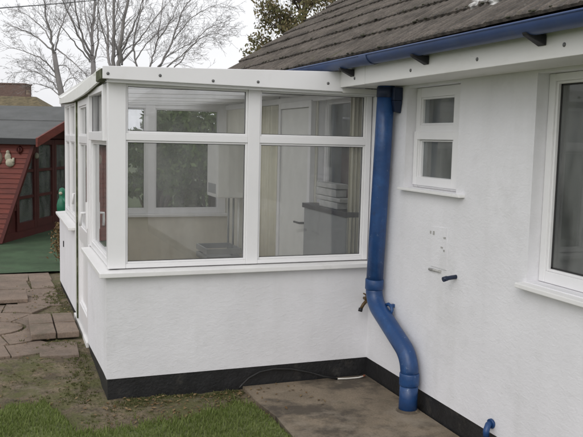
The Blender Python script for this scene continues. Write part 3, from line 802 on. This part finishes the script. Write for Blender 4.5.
o = MB().add(vs, fs, True).build('narrow_curtain', 'curtain'); q_ = o.modifiers.new('thickness', 'SOLIDIFY'); q_.thickness = .003
tag(recentre(o, (-.08, .118, .87)), 'narrow cream curtain gathered at the right edge of the front window next to the downpipe', 'curtain')

# ------------------------------------------------------------------ things inside the conservatory
bo = thing('boiler', 'white wall boiler hanging at the far right inside the conservatory', 'boiler', (-.19, 2.95, 1.06))
MB().box(-.35, -.018, 2.76, 3.18, 1.06, 1.72).build('casing', 'enamel', bo, bevel=.012)
MB().box(-.353, -.35, 2.82, 3.12, 1.10, 1.20).build('control_panel', 'greymetal', bo)
for k, yy in enumerate((2.83, 2.92, 3.02, 3.1)):
    MB().tube([(-.10-.03*(k % 2), yy, 1.06), (-.10-.03*(k % 2), yy, .32)], .011, 8).build('pipe', 'greymetal' if k % 2 else 'enamel', bo)
pl = thing('storage_crate', 'grey slatted crate on the floor below the boiler pipes', 'crate', (-.3, 2.9, .15))
cb_ = MB().box(-.48, -.12, 2.65, 3.1, .15, .17)
for a in (.18, .26, .34, .42, .50):
    cb_.box(-.48, -.465, 2.65, 3.1, a, a+.055); cb_.box(-.135, -.12, 2.65, 3.1, a, a+.055); cb_.box(-.465, -.135, 2.65, 2.665, a, a+.055); cb_.box(-.465, -.135, 3.085, 3.1, a, a+.055)
cb_.build('crate_body', 'greymetal', pl)
MB().box(-.44, -.16, 2.68, 3.06, .17, .46).build('contents', 'greymetal', pl, bevel=.02)
o = curtain(MB(), -.075, 1.78, 2.42, .25, 1.97, amp=.022, folds=6).build('curtain', 'curtain')
so_ = o.modifiers.new('thickness', 'SOLIDIFY'); so_.thickness = .004
tag(recentre(o, (-.075, 2.1, .25)), 'long cream curtain hanging inside the conservatory beside the inner door', 'curtain')
dr = thing('inner_door', 'plain white inner door in the house wall inside the conservatory', 'door', (-.03, 1.4, .15))
MB().box(-.05, -.018, 1.06, 1.72, .152, 1.93).build('door_leaf', 'enamel', dr, bevel=.004)
fb = MB().box(-.062, -.0175, 1.0, 1.055, .152, 1.99); fb.box(-.062, -.0175, 1.725, 1.78, .152, 1.99); fb.box(-.061, -.0175, 1.055, 1.725, 1.935, 1.99)
fb.build('door_frame', 'upvc', dr, bevel=.003)
MB().tube([(-.05, 1.13, .98), (-.09, 1.13, .98), (-.095, 1.24, .98)], .009, 8).build('handle', 'iron', dr)
ht = thing('storage_heater', 'grey cabinet with a dark top against the inner house wall', 'heater', (-.08, .52, .15))
MB().box(-.135, -.018, .12, .92, .15, 1.13).build('casing', 'greymetal', ht, bevel=.006)
MB().box(-.145, -.018, .10, .94, 1.131, 1.168).build('top', 'darktop', ht, bevel=.003)
MB().box(-.139, -.135, .2, .84, .30, .36).build('grille', 'darktop', ht)
z = 1.169
for k in range(4):
    h_ = (.05, .035, .06, .04)[k]
    a, b_ = .28+U(-.04, .08), .70+U(-.12, .06)
    o = MB().box(-.128+U(0, .01), -.03, a, b_, z, z+h_-.003).build('flat_box', 'card', bevel=.006)
    tag(recentre(o, (-.08, .5, z)), ['lowest', 'second lowest', 'second from top', 'topmost'][k] + ' of the grey flat boxes stacked on the cabinet inside', 'box', 'flat boxes stacked on the grey cabinet')
    z += h_

# ------------------------------------------------------------------ pipework on the walls
dp = thing('downpipe', 'thick blue downpipe with an elbow running down the corner of the house', 'downpipe', (-.075, -.735, 0))
PX, PR = -.076, .0565
MB().tube([(PX, -.305, 2.03), (PX, -.283, 1.6), (PX, -.255, 1.1), (PX, -.232, .70)], PR, 20).build('upper_pipe', 'blue', dp)
MB().tube([(PX, -.2335, .755), (PX, -.233, .748), (PX, -.232, .69), (PX, -.232, .683)], [PR+.002, PR+.0055, PR+.0055, PR+.002], 20).build('collar', 'blue', dp)
def bend(pts, n=8):
    p0, p1, p2 = [Vector(p) for p in pts]
    return [p0*(1-t)**2+p1*2*t*(1-t)+p2*t*t for t in [i/n for i in range(n+1)]]
path = bend([(PX, -.232, .685), (PX, -.236, .60), (PX, -.33, .555)]) + bend([(PX, -.64, .405), (PX, -.735, .36), (PX, -.742, .25)])
MB().tube(path, PR, 20).build('offset_bend', 'blue', dp)
MB().tube([(PX, -.741, .262), (PX, -.741, .255), (PX, -.741, .19), (PX, -.741, .183)], [PR+.002, PR+.005, PR+.005, PR+.002], 20).build('collar', 'blue', dp)
MB().tube([(PX, -.741, .185), (PX, -.738, .10), (PX, -.738, .015)], [PR, PR, PR+.002], 20).build('lower_pipe', 'blue', dp)
ck = MB().tube([(PX+.035, -.335, .595), (PX+.042, -.365, .608), (PX+.042, -.40, .600), (PX+.042, -.415, .58), (PX+.035, -.41, .55)], .011, 8)
ck.box(PX+.045, -.002, -.39, -.37, .59, .61)
ck.build('pipe_clip', 'blue', dp)
MB().tube([(PX, -.304, 2.014), (PX, -.302, 1.95)], PR+.004, 20).build('clip_band', 'darkblue', dp)
cl = MB().box(PX+.01, -.002, -.392, -.355, 1.93, 2.012); cl.hexa([(PX+.03, -.375, 1.86), (-.002, -.375, 1.85), (-.002, -.345, 1.85), (PX+.03, -.345, 1.86)], [(PX+.01, -.392, 1.929), (-.002, -.392, 1.929), (-.002, -.355, 1.929), (PX+.01, -.355, 1.929)])
cl.build('top_bracket', 'darkblue', dp, bevel=.004)
MB().lathe((PX, -.738, .0), [(.078, .018), (.072, .026), (.064, .03), (.0605, .035), (.058, .035)], 18).build('base_mortar', 'concrete', dp)

tp = thing('garden_tap', 'small tarnished outdoor tap on the low wall beside the blue downpipe', 'tap', (-.06, -.03, .53))
MB().tube([(-.032, .0, .575), (-.034, -.035, .573), (-.045, -.06, .565), (-.07, -.068, .545), (-.088, -.068, .515)], [.011, .011, .012, .012, .011], 10).build('spout', 'brass', tp)
MB().tube([(-.088, -.068, .52), (-.094, -.068, .497)], .015, 10).build('hose_nut', 'iron', tp)
MB().tube([(-.048, -.06, .568), (-.05, -.064, .595), (-.052, -.066, .61)], [.008, .006, .006], 8).build('stem', 'brass', tp)
MB().tube([(-.072, -.066, .622), (-.05, -.066, .612), (-.034, -.066, .60)], [.005, .006, .004], 8).build('lever', 'brass', tp)

ov = MB().tube([(.004, -1.085, .915), (-.06, -1.087, .909), (-.085, -1.088, .904)], [.0125, .0125, .0125], 14)
ov.tube([(-.060, -1.087, .909), (-.086, -1.088, .9035)], .0145, 14)
tag(recentre(ov.build('overflow_pipe', 'darkblue'), (0, -1.086, .912)), 'short dark blue overflow pipe sticking out of the white wall below the small window', 'pipe')
wo = thing('waste_outlet', 'small blue waste outlet low on the white wall right of the downpipe', 'pipe', (0, -1.5, .18))
MB().tube([(.004, -1.485, .205), (-.028, -1.49, .20), (-.045, -1.50, .175), (-.048, -1.505, .145)], .017, 12).build('spout', 'blue', wo)
MB().tube([(-.001, -1.487, .205), (-.014, -1.4885, .203)], .026, 12).build('flange', 'blue', wo)

# cable lying by the plinth
ca = thing('cable', 'black cable with a pale end looped on the ground against the black plinth', 'cable', (-.6, -.03, .02))
MB().tube([(-.955, .0-.06, .03), (-.93, -.05, .05), (-.88, -.035, .085), (-.80, -.022, .115), (-.70, -.015, .125), (-.58, -.018, .115), (-.45, -.03, .085), (-.34, -.05, .05), (-.25, -.065, .032)], .0075, 8).build('black_cable', 'wire', ca)
MB().tube([(-.25, -.065, .032), (-.17, -.072, .029), (-.09, -.075, .030), (-.055, -.075, .036)], .0055, 8).build('pale_end', 'whitecable', ca)
MB().tube([(-.058, -.075, .036), (-.042, -.073, .040)], .008, 8).build('red_tip', 'rust', ca)

# ------------------------------------------------------------------ summerhouse
F0 = Vector((-2.44, 6.88, .09)); u = Vector((.44, .90, 0)).normalized(); n_ = Vector((u.y, -u.x, 0))
sh = thing('summerhouse', 'red timber summerhouse with grey felt roof and glazed doors', 'shed', F0)
def P(a, o, z): return F0 + u*a + n_*o + Vector((0, 0, z-F0.z))
def pbox(b, a0, a1, o0, o1, z0, z1):
    return b.hexa([P(a0, o1, z0), P(a1, o1, z0), P(a1, o0, z0), P(a0, o0, z0)][::-1], [P(a0, o1, z1), P(a1, o1, z1), P(a1, o0, z1), P(a0, o0, z1)][::-1])
CAN = .62; EV = 1.60; HWID = 1.95; RIS = .50
def gz_(a): return EV + RIS*(1-abs(a-HWID)/HWID)
# side wall of lapped boards; its front edge slants out to carry the canopy
sw = MB(); nb = 20
for i in range(nb):
    z0 = .10+(EV-.06-.10)*i/nb; z1 = .10+(EV-.06-.10)*(i+1)/nb
    o0, o1 = .02+(CAN-.10)*((z0-.1)/1.45), .02+(CAN-.10)*((z1-.1)/1.45)
    sw.hexa([P(-.022, -3, z0), P(-.022, o0, z0), P(.02, o0, z0), P(.02, -3, z0)], [P(-.008, -3, z1+.004), P(-.008, o1, z1+.004), P(.02, o1, z1+.004), P(.02, -3, z1+.004)])
sw.build('wall', 'red', sh)
# slanting edge trim
MB().hexa([P(-.03, .01, .10), P(-.03, .06, .10), P(.03, .06, .10), P(.03, .01, .10)], [P(-.03, CAN-.10, EV-.05), P(-.03, CAN-.05, EV-.05), P(.03, CAN-.05, EV-.05), P(.03, CAN-.10, EV-.05)]).build('slanting_trim', 'redtrim_shaded', sh)
# front: frame members and boards, doors glazed
D0, D1 = .52, 2.6
fw2 = MB()
pbox(fw2, .02, D0, -.04, 0, .10, .52); pbox(fw2, 0.02, 3.9, -.04, .012, .08, .20)
pbox(fw2, .02, .08, -.04, .01, .2, EV); pbox(fw2, D1, 3.9, -.04, 0, .2, EV); pbox(fw2, .02, D0, -.04, .006, 1.5, EV)
fw2.hexa([P(0.02, -.04, EV), P(3.88, -.04, EV), P(3.88, 0, EV), P(0.02, 0, EV)], [P(HWID-.02, -.04, EV+RIS-.03), P(HWID+.02, -.04, EV+RIS-.03), P(HWID+.02, 0, EV+RIS-.03), P(HWID-.02, 0, EV+RIS-.03)])
fw2.build('wall', 'redtrim_shaded', sh)
pbox(MB(), 3.86, 3.9, -3, 0, .1, EV).build('wall', 'red', sh); pbox(MB(), .02, 3.86, -3, -2.96, .1, EV).build('wall', 'red', sh)
pbox(MB(), .02, 3.86, -2.96, -.05, .09, .12).build('floor', 'redtrim_shaded', sh)
def glazed(a0, a1, z0, z1, rows, name):
    b = MB(); pbox(b, a0, a0+.085, -.03, .022, z0, z1); pbox(b, a1-.085, a1, -.03, .022, z0, z1)
    pbox(b, a0+.085, a1-.085, -.03, .020, z0, z0+.12); pbox(b, a0+.085, a1-.085, -.03, .020, z1-.08, z1)
    for r in range(1, rows):
        zz = z0+.1+(z1-z0-.18)*r/rows; pbox(b, a0+.085, a1-.085, -.02, .016, zz-.022, zz+.022)
    d_ = b.build(name, 'redtrim_shaded', sh)
    pb = MB(); pbox(pb, a0+.08, a1-.08, -.012, -.006, z0+.1, z1-.07); pb.build('pane', 'dglass', d_)
    return d_
glazed(.08, .52, .52, 1.5, 2, 'window')
glazed(.54, 1.24, .20, 1.58, 3, 'door'); glazed(1.25, 1.95, .20, 1.58, 3, 'door'); glazed(1.96, 2.58, .20, 1.58, 3, 'door')
# roof: two felted slopes with overhang, eave board, bargeboards
BK = -3.1
r1 = MB()
for s_ in (0, 1):
    A = (lambda a: a) if s_ == 0 else (lambda a: 2*HWID-a)
    e0 = -.10; ze = EV-.005-.02
    r1.hexa([P(A(e0), CAN, ze), P(A(HWID), CAN, EV+RIS), P(A(HWID), BK, EV+RIS), P(A(e0), BK, ze)],
            [P(A(e0), CAN, ze+.03), P(A(HWID), CAN, EV+RIS+.03), P(A(HWID), BK, EV+RIS+.03), P(A(e0), BK, ze+.03)])
ro = r1.build('roof', 'felt', sh)
lap = MB(); lap.hexa([P(.93, CAN+.002, gz_(.93)+.024), P(.96, CAN+.002, gz_(.96)+.024), P(.96, BK, gz_(.96)+.024), P(.93, BK, gz_(.93)+.024)],
                     [P(.93, CAN+.002, gz_(.93)+.042), P(.96, CAN+.002, gz_(.96)+.040), P(.96, BK, gz_(.96)+.040), P(.93, BK, gz_(.93)+.042)]); lap.build('felt_lap', 'felt', ro)
eb = MB(); pbox(eb, -.13, -.102, BK, CAN, EV-.08, EV+.0); eb.build('eaves_board', 'iron', sh)
bb = MB()
for s_ in (0, 1):
    A = (lambda a: a) if s_ == 0 else (lambda a: 2*HWID-a)
    bb.hexa([P(A(-.14), CAN+.002, EV-.11), P(A(HWID), CAN+.002, EV+RIS-.08), P(A(HWID), CAN+.03, EV+RIS-.08), P(A(-.14), CAN+.03, EV-.11)],
            [P(A(-.14), CAN+.002, EV+.012), P(A(HWID), CAN+.002, EV+RIS+.045), P(A(HWID), CAN+.03, EV+RIS+.045), P(A(-.14), CAN+.03, EV+.012)])
bb.build('bargeboard', 'red', sh)
# ornaments on the side wall
def wallpt(px, py):
    """point where the survey line meets the summerhouse side wall"""
    d = FW + RT*((px-291.5)/FPX) - UP*((py-218.5)/FPX)
    t = (F0-CAM).dot(u)/d.dot(u); return CAM+d*t
c = wallpt(10, 159) - u*.04
om = thing('wall_ornament', 'pale stone figure ornament hanging on the red summerhouse wall', 'ornament', c)
ob = MB()
ob.sphere(c+Vector((0, 0, -.05))+n_*.02, .062, (1, .55, .95), 9); ob.sphere(c+Vector((0, 0, .03))-n_*.01, .046, (.95, .6, 1.35), 9)
ob.tube([c+n_*.02+Vector((0,0,-.05)), c+n_*.065+Vector((0,0,-.03)), c+n_*.07+Vector((0,0,.02))], [.02, .024, .015], 8)
ob.build('body', 'stonepale', om)
MB().sphere(c+Vector((0, 0, .098))-n_*.01, .026, (1, .8, 1.1), 8).build('head', 'stonepale', om)
c2 = wallpt(20.5, 149.5) - u*.03
o = MB().lathe(c2-u*.0, [(.035, -.01), (.045, .0), (.045, .015), (.03, .02)], 14, -u); o.tube([c2+Vector((0,0,.05)), c2-u*.03, c2+Vector((0,0,-.06))], .012, 8)
tag(recentre(o.build('wall_hook', 'redtrim_shaded'), c2), 'dark red hook high on the summerhouse wall right of the pale ornament', 'hook')
c3 = wallpt(-1, 158) - u*.03
ob = MB(); ob.sphere(c3, .07, (1, .5, 1.3), 8); ob.sphere(c3+Vector((0, 0, .10)), .035, (1, .7, 1), 8)
tag(recentre(ob.build('wall_ornament', 'terracotta'), c3), 'tan ornament on the red summerhouse wall at the left edge of the photo', 'ornament')
c4 = P(1.2, .045, 1.33)
o = MB().sphere(c4, .035, (1, .5, 1.4), 8)
tag(recentre(o.build('door_charm', 'stonepale'), c4), 'small pale charm hanging on the glazed summerhouse door', 'ornament')

# green garden figure on a straw-bundle stand
gp = at(62.5, 240, 9.4); gp.z = .086
gf = thing('garden_figure', 'green garden figure with a pale head standing by the conservatory corner', 'ornament', (gp.x, gp.y, .70))
MB().lathe((gp.x, gp.y, .70), [(.0, 0), (.04, .0), (.064, .05), (.066, .11), (.052, .17), (.034, .205), (.042, .245), (.044, .275), (.03, .31), (.0, .325)], 14).build('body', 'green', gf)
MB().tube([(gp.x-.02, gp.y, .91), (gp.x+.04, gp.y-.04, .85), (gp.x+.085, gp.y-.05, .79)], [.028, .026, .016], 8).build('wing', 'green', gf)
MB().sphere((gp.x-.02, gp.y-.035, .955), .022, (1, 1, .9), 9).build('face', 'stonepale', gf)
dpl = thing('dry_plant', 'withered brown leafy plant under the green garden figure', 'plant', (gp.x-.02, gp.y, .086))
sb = MB(); bl = []; rr = random.Random(77)
for k in range(14):
    a = rr.uniform(0, 2*PI); q0 = rr.uniform(.02, .11); zt = rr.uniform(.3, .66)
    sb.tube([(gp.x-.02, gp.y, .086), (gp.x-.02+math.cos(a)*q0*.6, gp.y+math.sin(a)*q0*.6, zt*.6), (gp.x-.02+math.cos(a)*q0, gp.y+math.sin(a)*q0, zt)], [.008, .006, .003], 5)
    bl += [(gp.x-.02+math.cos(a)*q0, gp.y+math.sin(a)*q0, zt-.05, .07), (gp.x-.02+math.cos(a)*q0*.8, gp.y+math.sin(a)*q0*.8, zt*.7, .08)]
sb.build('stems', 'straw', dpl); f_ = MB()
for _ in range(520):
    x, y, z, q0 = rr.choice(bl); p = Vector((x+rr.gauss(0, q0*.5), y+rr.gauss(0, q0*.5), z+rr.gauss(0, q0*.6)))
    a = Vector((rr.gauss(0, 1), rr.gauss(0, 1), rr.gauss(0, 1))).normalized(); e = a.orthogonal().normalized(); q1 = rr.uniform(.014, .03)
    f_.add([p-a*q1, p+e*q1*.5, p+a*q1, p-e*q1*.5], [(0, 1, 2, 3)])
f_.build('foliage', 'leaf_dead', dpl)

# ------------------------------------------------------------------ neighbours far left
nbp = at(25, 103, 40); dirx = Vector((RT.x, RT.y, 0)).normalized(); diry = Vector((FW.x, FW.y, 0)).normalized()
nh = thing('brick_building', 'distant brown brick building with a flat top at the left edge', 'building', (nbp.x-3, nbp.y, 0))
def nbox(b, a0, a1, d0, d1, z0, z1):
    q = lambda a, d, z: (nbp.x+dirx.x*a+diry.x*d, nbp.y+dirx.y*a+diry.y*d, z)
    return b.hexa([q(a0, d0, z0), q(a1, d0, z0), q(a1, d1, z0), q(a0, d1, z0)], [q(a0, d0, z1), q(a1, d0, z1), q(a1, d1, z1), q(a0, d1, z1)])
nbox(MB(), -7, 0, 0, 1.0, 0, 4.25).build('wall', 'brick', nh)
nbox(MB(), -7.05, .04, -.04, 1.04, 4.251, 4.31).build('parapet', 'brick', nh)
nr = thing('low_house', 'distant low house with a mossy ridge and small chimney beside the brick building', 'house', (nbp.x+.5, nbp.y-4, 0))
def q(a, d, z): return (nbp.x+dirx.x*a+diry.x*d, nbp.y+dirx.y*a+diry.y*d, z)
rfm = MB(); rfm.hexa([q(-5, -6, 2.3), q(3.3, -6, 2.3), q(3.3, -1, 2.3), q(-5, -1, 2.3)], [q(-4.8, -3.6, 3.45), q(1.75, -3.6, 3.45), q(1.75, -3.4, 3.45), q(-4.8, -3.4, 3.45)])
rfo = rfm.build('roof', 'mossroof', nr)
nbox(MB(), -4.8, 3.1, -5.7, -1.3, 0, 2.3).build('wall', 'brick', nr)
ch = MB(); c = q(1.37, -3.5, 3.35); ch.box(c[0]-.12, c[0]+.12, c[1]-.12, c[1]+.12, 3.3, 3.56); cho = ch.build('chimney', 'brick', rfo)
MB().lathe((c[0], c[1], 3.56), [(.10, 0), (.085, .05), (.085, .16), (.10, .18), (.07, .19)], 12).build('chimney_pot', 'terracotta', nr)

# overhead wire
wp = [at(-30, 10.5, 14), at(0, 8, 15.5), at(45, 4.6, 18.5), at(90, .6, 22), at(140, -5, 27)]
wm = MB().tube(wp, .011, 6)
tag(recentre(wm.build('overhead_wire', 'wire'), wp[0]), 'thin dark overhead wire crossing the sky in front of bare branches', 'wire')

# ------------------------------------------------------------------ bare trees
def rnd_dir(rr, d, ang):
    a = rr.uniform(0, 2*PI); o = d.orthogonal().normalized(); o2 = d.cross(o)
    return (d*math.cos(ang)+(o*math.cos(a)+o2*math.sin(a))*math.sin(ang)).normalized()
def twig(b, rr, p, d, ln, r, lev, lift):
    n = max(3, int(ln/.28)); pts = [p]; rad = [r]; q = p.copy(); dd = d.copy()
    for i in range(n):
        dd = (dd+Vector((rr.gauss(0, .13), rr.gauss(0, .13), rr.gauss(0, .10)+lift))).normalized()
        q = q+dd*(ln/n); pts.append(q.copy()); rad.append(max(.0042, r*(1-.85*(i+1)/n)))
    b.tube(pts, [q*.8 for q in rad], 5 if r > .02 else 3, caps=False)
    if lev <= 0: return
    k = max(2, int(ln*(5.0 if lev > 1 else 7.5)))
    for i in range(k):
        t = rr.uniform(.18, 1); j = min(n-1, int(t*n)); f = t*n-j
        pp = pts[j].lerp(pts[j+1], f); dl = (pts[j+1]-pts[j]).normalized()
        twig(b, rr, pp, rnd_dir(rr, dl, rr.uniform(.45, .95)), ln*rr.uniform(.28, .55)*(1.1-.4*t), max(.0045, rad[j]*rr.uniform(.35, .55)), lev-1, lift*.7)
def limb(b, rr, px, D, r0, r1, lev=2, dens=1.7, tl=1.3, lift=.05, dj=1.0):
    dep = [D]; 
    s = rr.choice((-1, 1))*rr.uniform(.3, 1)*dj
    n = len(px); pts = [at(x, y, D+s*i/(n-1)) for i, (x, y) in enumerate(px)]
    # smooth subdivide
    fine = []
    for i in range(n-1):
        p0, p1, p2, p3 = pts[max(i-1, 0)], pts[i], pts[i+1], pts[min(i+2, n-1)]
        for k in range(5):
            t = k/5; fine.append(.5*((2*p1)+(p2-p0)*t+(2*p0-5*p1+4*p2-p3)*t*t+(3*p1-p0-3*p2+p3)*t**3)+Vector((rr.gauss(0, .018), rr.gauss(0, .018), rr.gauss(0, .012))))
    fine.append(pts[-1]); m_ = len(fine)
    rad = [.62*(r0+(r1-r0)*i/(m_-1)) for i in range(m_)]
    b.tube(fine, rad, 7 if r0 > .05 else 5, caps=False)
    total = sum((fine[i+1]-fine[i]).length for i in range(m_-1))
    for _ in range(int(total*dens*5.5)):
        t = rr.uniform(.12, 1)**.8; j = min(m_-2, int(t*(m_-1)))
        d = (fine[j+1]-fine[j]).normalized()
        twig(b, rr, fine[j].lerp(fine[j+1], rr.random()), rnd_dir(rr, d, rr.uniform(.35, .85)), tl*rr.uniform(.5, 1.1)*(1.15-.5*t), max(.006, rad[j]*rr.uniform(.22, .42)), lev, lift)
def bare_tree(label, seed, D, trunk, limbs, r0, lift=.05, dens=1.6, group='bare trees behind the conservatory', tl=1.3):
    rr = random.Random(seed)
    base = at(trunk[0][0], trunk[0][1], D)
    t = thing('bare_tree', label, 'tree', (base.x, base.y, 0), group)
    tb = MB(); pts = [Vector((base.x, base.y, -.05)), Vector((base.x, base.y, base.z*.5))]+[at(x, y, D) for x, y in trunk]
    r0 *= .6; rad = [r0*1.5, r0*1.15]+[r0*(1-.5*i/len(trunk)) for i in range(len(trunk))]
    tb.tube(pts, rad, 9); tb.build('trunk', 'bark', t)
    cb = MB()
    for px, a, e in limbs: limb(cb, rr, px, D, a, e, lift=lift, dens=dens, tl=tl)
    cb.build('crown', 'bark', t)
    return t
bare_tree('leaning bare tree with fine drooping twigs, leftmost of the bare trees', 3, 25,
    [(66, 112), (61, 92), (57, 72), (54, 52)],
    [([(54, 54), (51, 38), (47, 18), (41, -12)], .085, .02), ([(57, 74), (45, 62), (28, 52), (8, 48)], .05, .008),
     ([(54, 52), (38, 38), (22, 30), (6, 25)], .05, .008), ([(53, 46), (42, 28), (28, 16), (16, 10)], .04, .008),
     ([(55, 50), (60, 32), (66, 14), (74, -6)], .05, .01), ([(56, 48), (68, 58), (80, 68), (90, 80)], .04, .01),
     ([(62, 95), (50, 80), (34, 72), (12, 73)], .045, .006), ([(63, 98), (50, 88), (36, 84), (24, 86)], .035, .006),
     ([(59, 80), (48, 72), (36, 62), (28, 60)], .035, .006), ([(61, 90), (70, 78), (82, 82), (86, 90)], .03, .006), ([(57, 66), (66, 66), (74, 78), (80, 92)], .03, .006)],
    .19, lift=-.01, dens=2.4, tl=1.0)
bare_tree('upright bare tree with a forked trunk above the conservatory corner', 11, 27,
    [(95, 110), (94, 80), (93, 60)],
    [([(93, 62), (92, 40), (94, 15), (96, -25)], .12, .05), ([(93, 62), (84, 46), (74, 26), (62, -2)], .085, .025),
     ([(92, 55), (82, 34), (77, 12), (72, -15)], .07, .025), ([(94, 60), (98, 44), (97, 20), (101, -10)], .06, .02),
     ([(91, 62), (76, 44), (64, 30), (54, 18)], .05, .012), ([(93, 45), (86, 20), (84, -10)], .05, .02)],
    .20, lift=.03, dens=1.0)
bare_tree('tall thick multi-stemmed bare tree behind the front left corner of the conservatory', 23, 24,
    [(117, 110), (117, 88), (116, 72)],
    [([(114, 78), (109, 58), (108, 32), (104, -10)], .085, .04), ([(115, 76), (113, 48), (114, 22), (112, -25)], .11, .05),
     ([(118, 76), (120, 52), (123, 28), (130, -10)], .13, .06), ([(121, 54), (130, 34), (138, 15), (146, -10)], .06, .02),
     ([(122, 64), (134, 46), (148, 28), (166, 4)], .055, .015), ([(119, 58), (114, 30), (118, 5), (121, -15)], .05, .02),
     ([(122, 60), (127, 48), (140, 42), (158, 30)], .035, .008), ([(109, 50), (102, 28), (98, 5)], .045, .02)],
    .22, lift=.03, dens=1.0)
bare_tree('spreading bare tree with thin branches reaching right towards the roof', 31, 26,
    [(150, 110), (150, 92), (150, 80)],
    [([(146, 84), (136, 62), (134, 38), (142, 8), (146, -15)], .06, .02), ([(148, 84), (152, 62), (158, 36), (163, 0)], .065, .02),
     ([(150, 84), (162, 62), (174, 36), (184, 8), (200, -8)], .07, .02), ([(152, 84), (170, 64), (188, 50), (206, 30), (222, 22)], .05, .008),
     ([(152, 82), (176, 66), (192, 46), (210, 34), (230, 37)], .045, .006), ([(174, 38), (190, 20), (208, 8), (226, 2)], .035, .006),
     ([(158, 40), (172, 18), (182, -5)], .04, .01), ([(150, 78), (166, 58), (192, 42), (216, 32)], .04, .006), ([(136, 60), (146, 44), (166, 26), (186, 12)], .04, .008)],
    .18, lift=.02, dens=1.25)

# ------------------------------------------------------------------ leafy trees and shrubs
def leaves(b, rr, blobs, n, size, hollow=.55):
    wts = [bl[3]**2 for bl in blobs]
    for _ in range(n):
        bl = rr.choices(blobs, wts)[0]
        d = Vector((rr.gauss(0, 1), rr.gauss(0, 1), rr.gauss(0, 1))).normalized()
        p = Vector(bl[:3])+d*bl[3]*(hollow+(1.05-hollow)*rr.random()**.7)
        if p.z < .1: continue
        s = size*rr.uniform(.6, 1.35); a = Vector((rr.gauss(0, 1), rr.gauss(0, 1), rr.gauss(0, .6))).normalized(); c = a.orthogonal().normalized()
        c = (Matrix.Rotation(rr.uniform(0, 6.28), 3, a) @ c)
        e = a.cross(c)
        b.add([p-c*s, p+e*s*.45, p+c*s, p-e*s*.45], [(0, 1, 2, 3)])
rr = random.Random(4)
lc = at(300, 22, 19)
lt = thing('leafy_tree', 'tree with sparse brown and green autumn leaves behind the tiled roof', 'tree', (lc.x, lc.y, 0))
tb = MB().tube([(lc.x, lc.y, 0), (lc.x+.05, lc.y, 1.6), (lc.x, lc.y, 3.2), (lc.x+.1, lc.y, 4.6), (lc.x+.15, lc.y, 6)], [.16, .13, .10, .07, .03], 9).build('trunk', 'bark2', lt)
tw = MB(); blobs = []
for k in range(40):
    a = rr.uniform(0, 2*PI); hh = rr.uniform(2.9, 5.8); l = rr.uniform(.6, 1.15)*(1 if hh < 4.8 else .75)
    p = Vector((lc.x, lc.y, hh)); e = p+Vector((math.cos(a)*l, math.sin(a)*l, rr.uniform(.2, .7)))
    tw.tube([p, p.lerp(e, .5)+Vector((0, 0, .05)), e], [.03, .02, .008], 5, caps=False)
    for _ in range(3): blobs.append((e.x+rr.gauss(0, .16), e.y+rr.gauss(0, .16), e.z+rr.gauss(0, .18), rr.uniform(.16, .34)))
    for _ in range(10): twig(tw, rr, p.lerp(e, rr.uniform(.3, 1)), rnd_dir(rr, (e-p).normalized(), .7), .5, .008, 1, .03)
tw.build('limbs', 'bark2', lt)
lf = MB(); leaves(lf, rr, blobs, 11500, .047, .1); lf.build('crown', 'leaf_autumn', lt)

def shrub(label, seed, c, h, r, n=3800, size=.055, mt='leaf_green'):
    rr = random.Random(seed); t = thing('shrub', label, 'shrub', (c[0], c[1], 0), 'shrubs behind the conservatory')
    sb = MB(); blobs = []
    for k in range(16):
        a = rr.uniform(0, 2*PI); q = rr.uniform(.1, .8)*r; z = rr.uniform(.25, .88)*h
        e = Vector((c[0]+math.cos(a)*q, c[1]+math.sin(a)*q, z)); sb.tube([(c[0], c[1], 0), (c[0]+math.cos(a)*q*.5, c[1]+math.sin(a)*q*.5, z*.55), e], [.03, .02, .008], 5, caps=False)
        blobs.append((*e, rr.uniform(.22, .42)*min(r, 1)))
    sb.build('stems', 'bark2', t); f = MB(); leaves(f, rr, blobs, n, size, .3); f.build('foliage', mt, t)
shrub('dark evergreen shrub seen through the left side of the conservatory glass', 1, (-.05, 7.7), 2.25, .8, 6500)
shrub('bushy evergreen shrub seen through the middle of the conservatory far window', 2, (.95, 8.0), 2.6, 1.0, 6500)
shrub('rounded evergreen shrub seen through the right of the conservatory far window', 5, (2.1, 7.6), 2.5, 1.0, 6500)
# boundary hedge behind the garden and behind the viewer (seen in the glass)
def hedge(label, seed, x0, x1, y, h, d, n):
    rr = random.Random(seed); t = thing('hedge', label, 'hedge', ((x0+x1)/2, y, 0))
    sb = MB(); blobs = []
    k = x0
    while k < x1:
        sb.tube([(k, y, 0), (k+rr.gauss(0, .05), y, h*.5), (k+rr.gauss(0, .15), y+rr.gauss(0, .1), h*.85)], [.04, .03, .01], 5, caps=False)
        for z in (.15, .35, .55, .72, .88): blobs.append((k+rr.gauss(0, .1), y+rr.gauss(0, d*.25), h*z+rr.gauss(0, .1), rr.uniform(.35, .5)))
        k += .45
    sb.build('stems', 'bark2', t); f = MB(); leaves(f, rr, blobs, n, .07, .45); f.build('foliage', 'leaf_green', t)
hedge('long evergreen garden hedge standing beyond the shrubs', 8, 1.0, 9, 11.5, 2.9, .9, 16000)
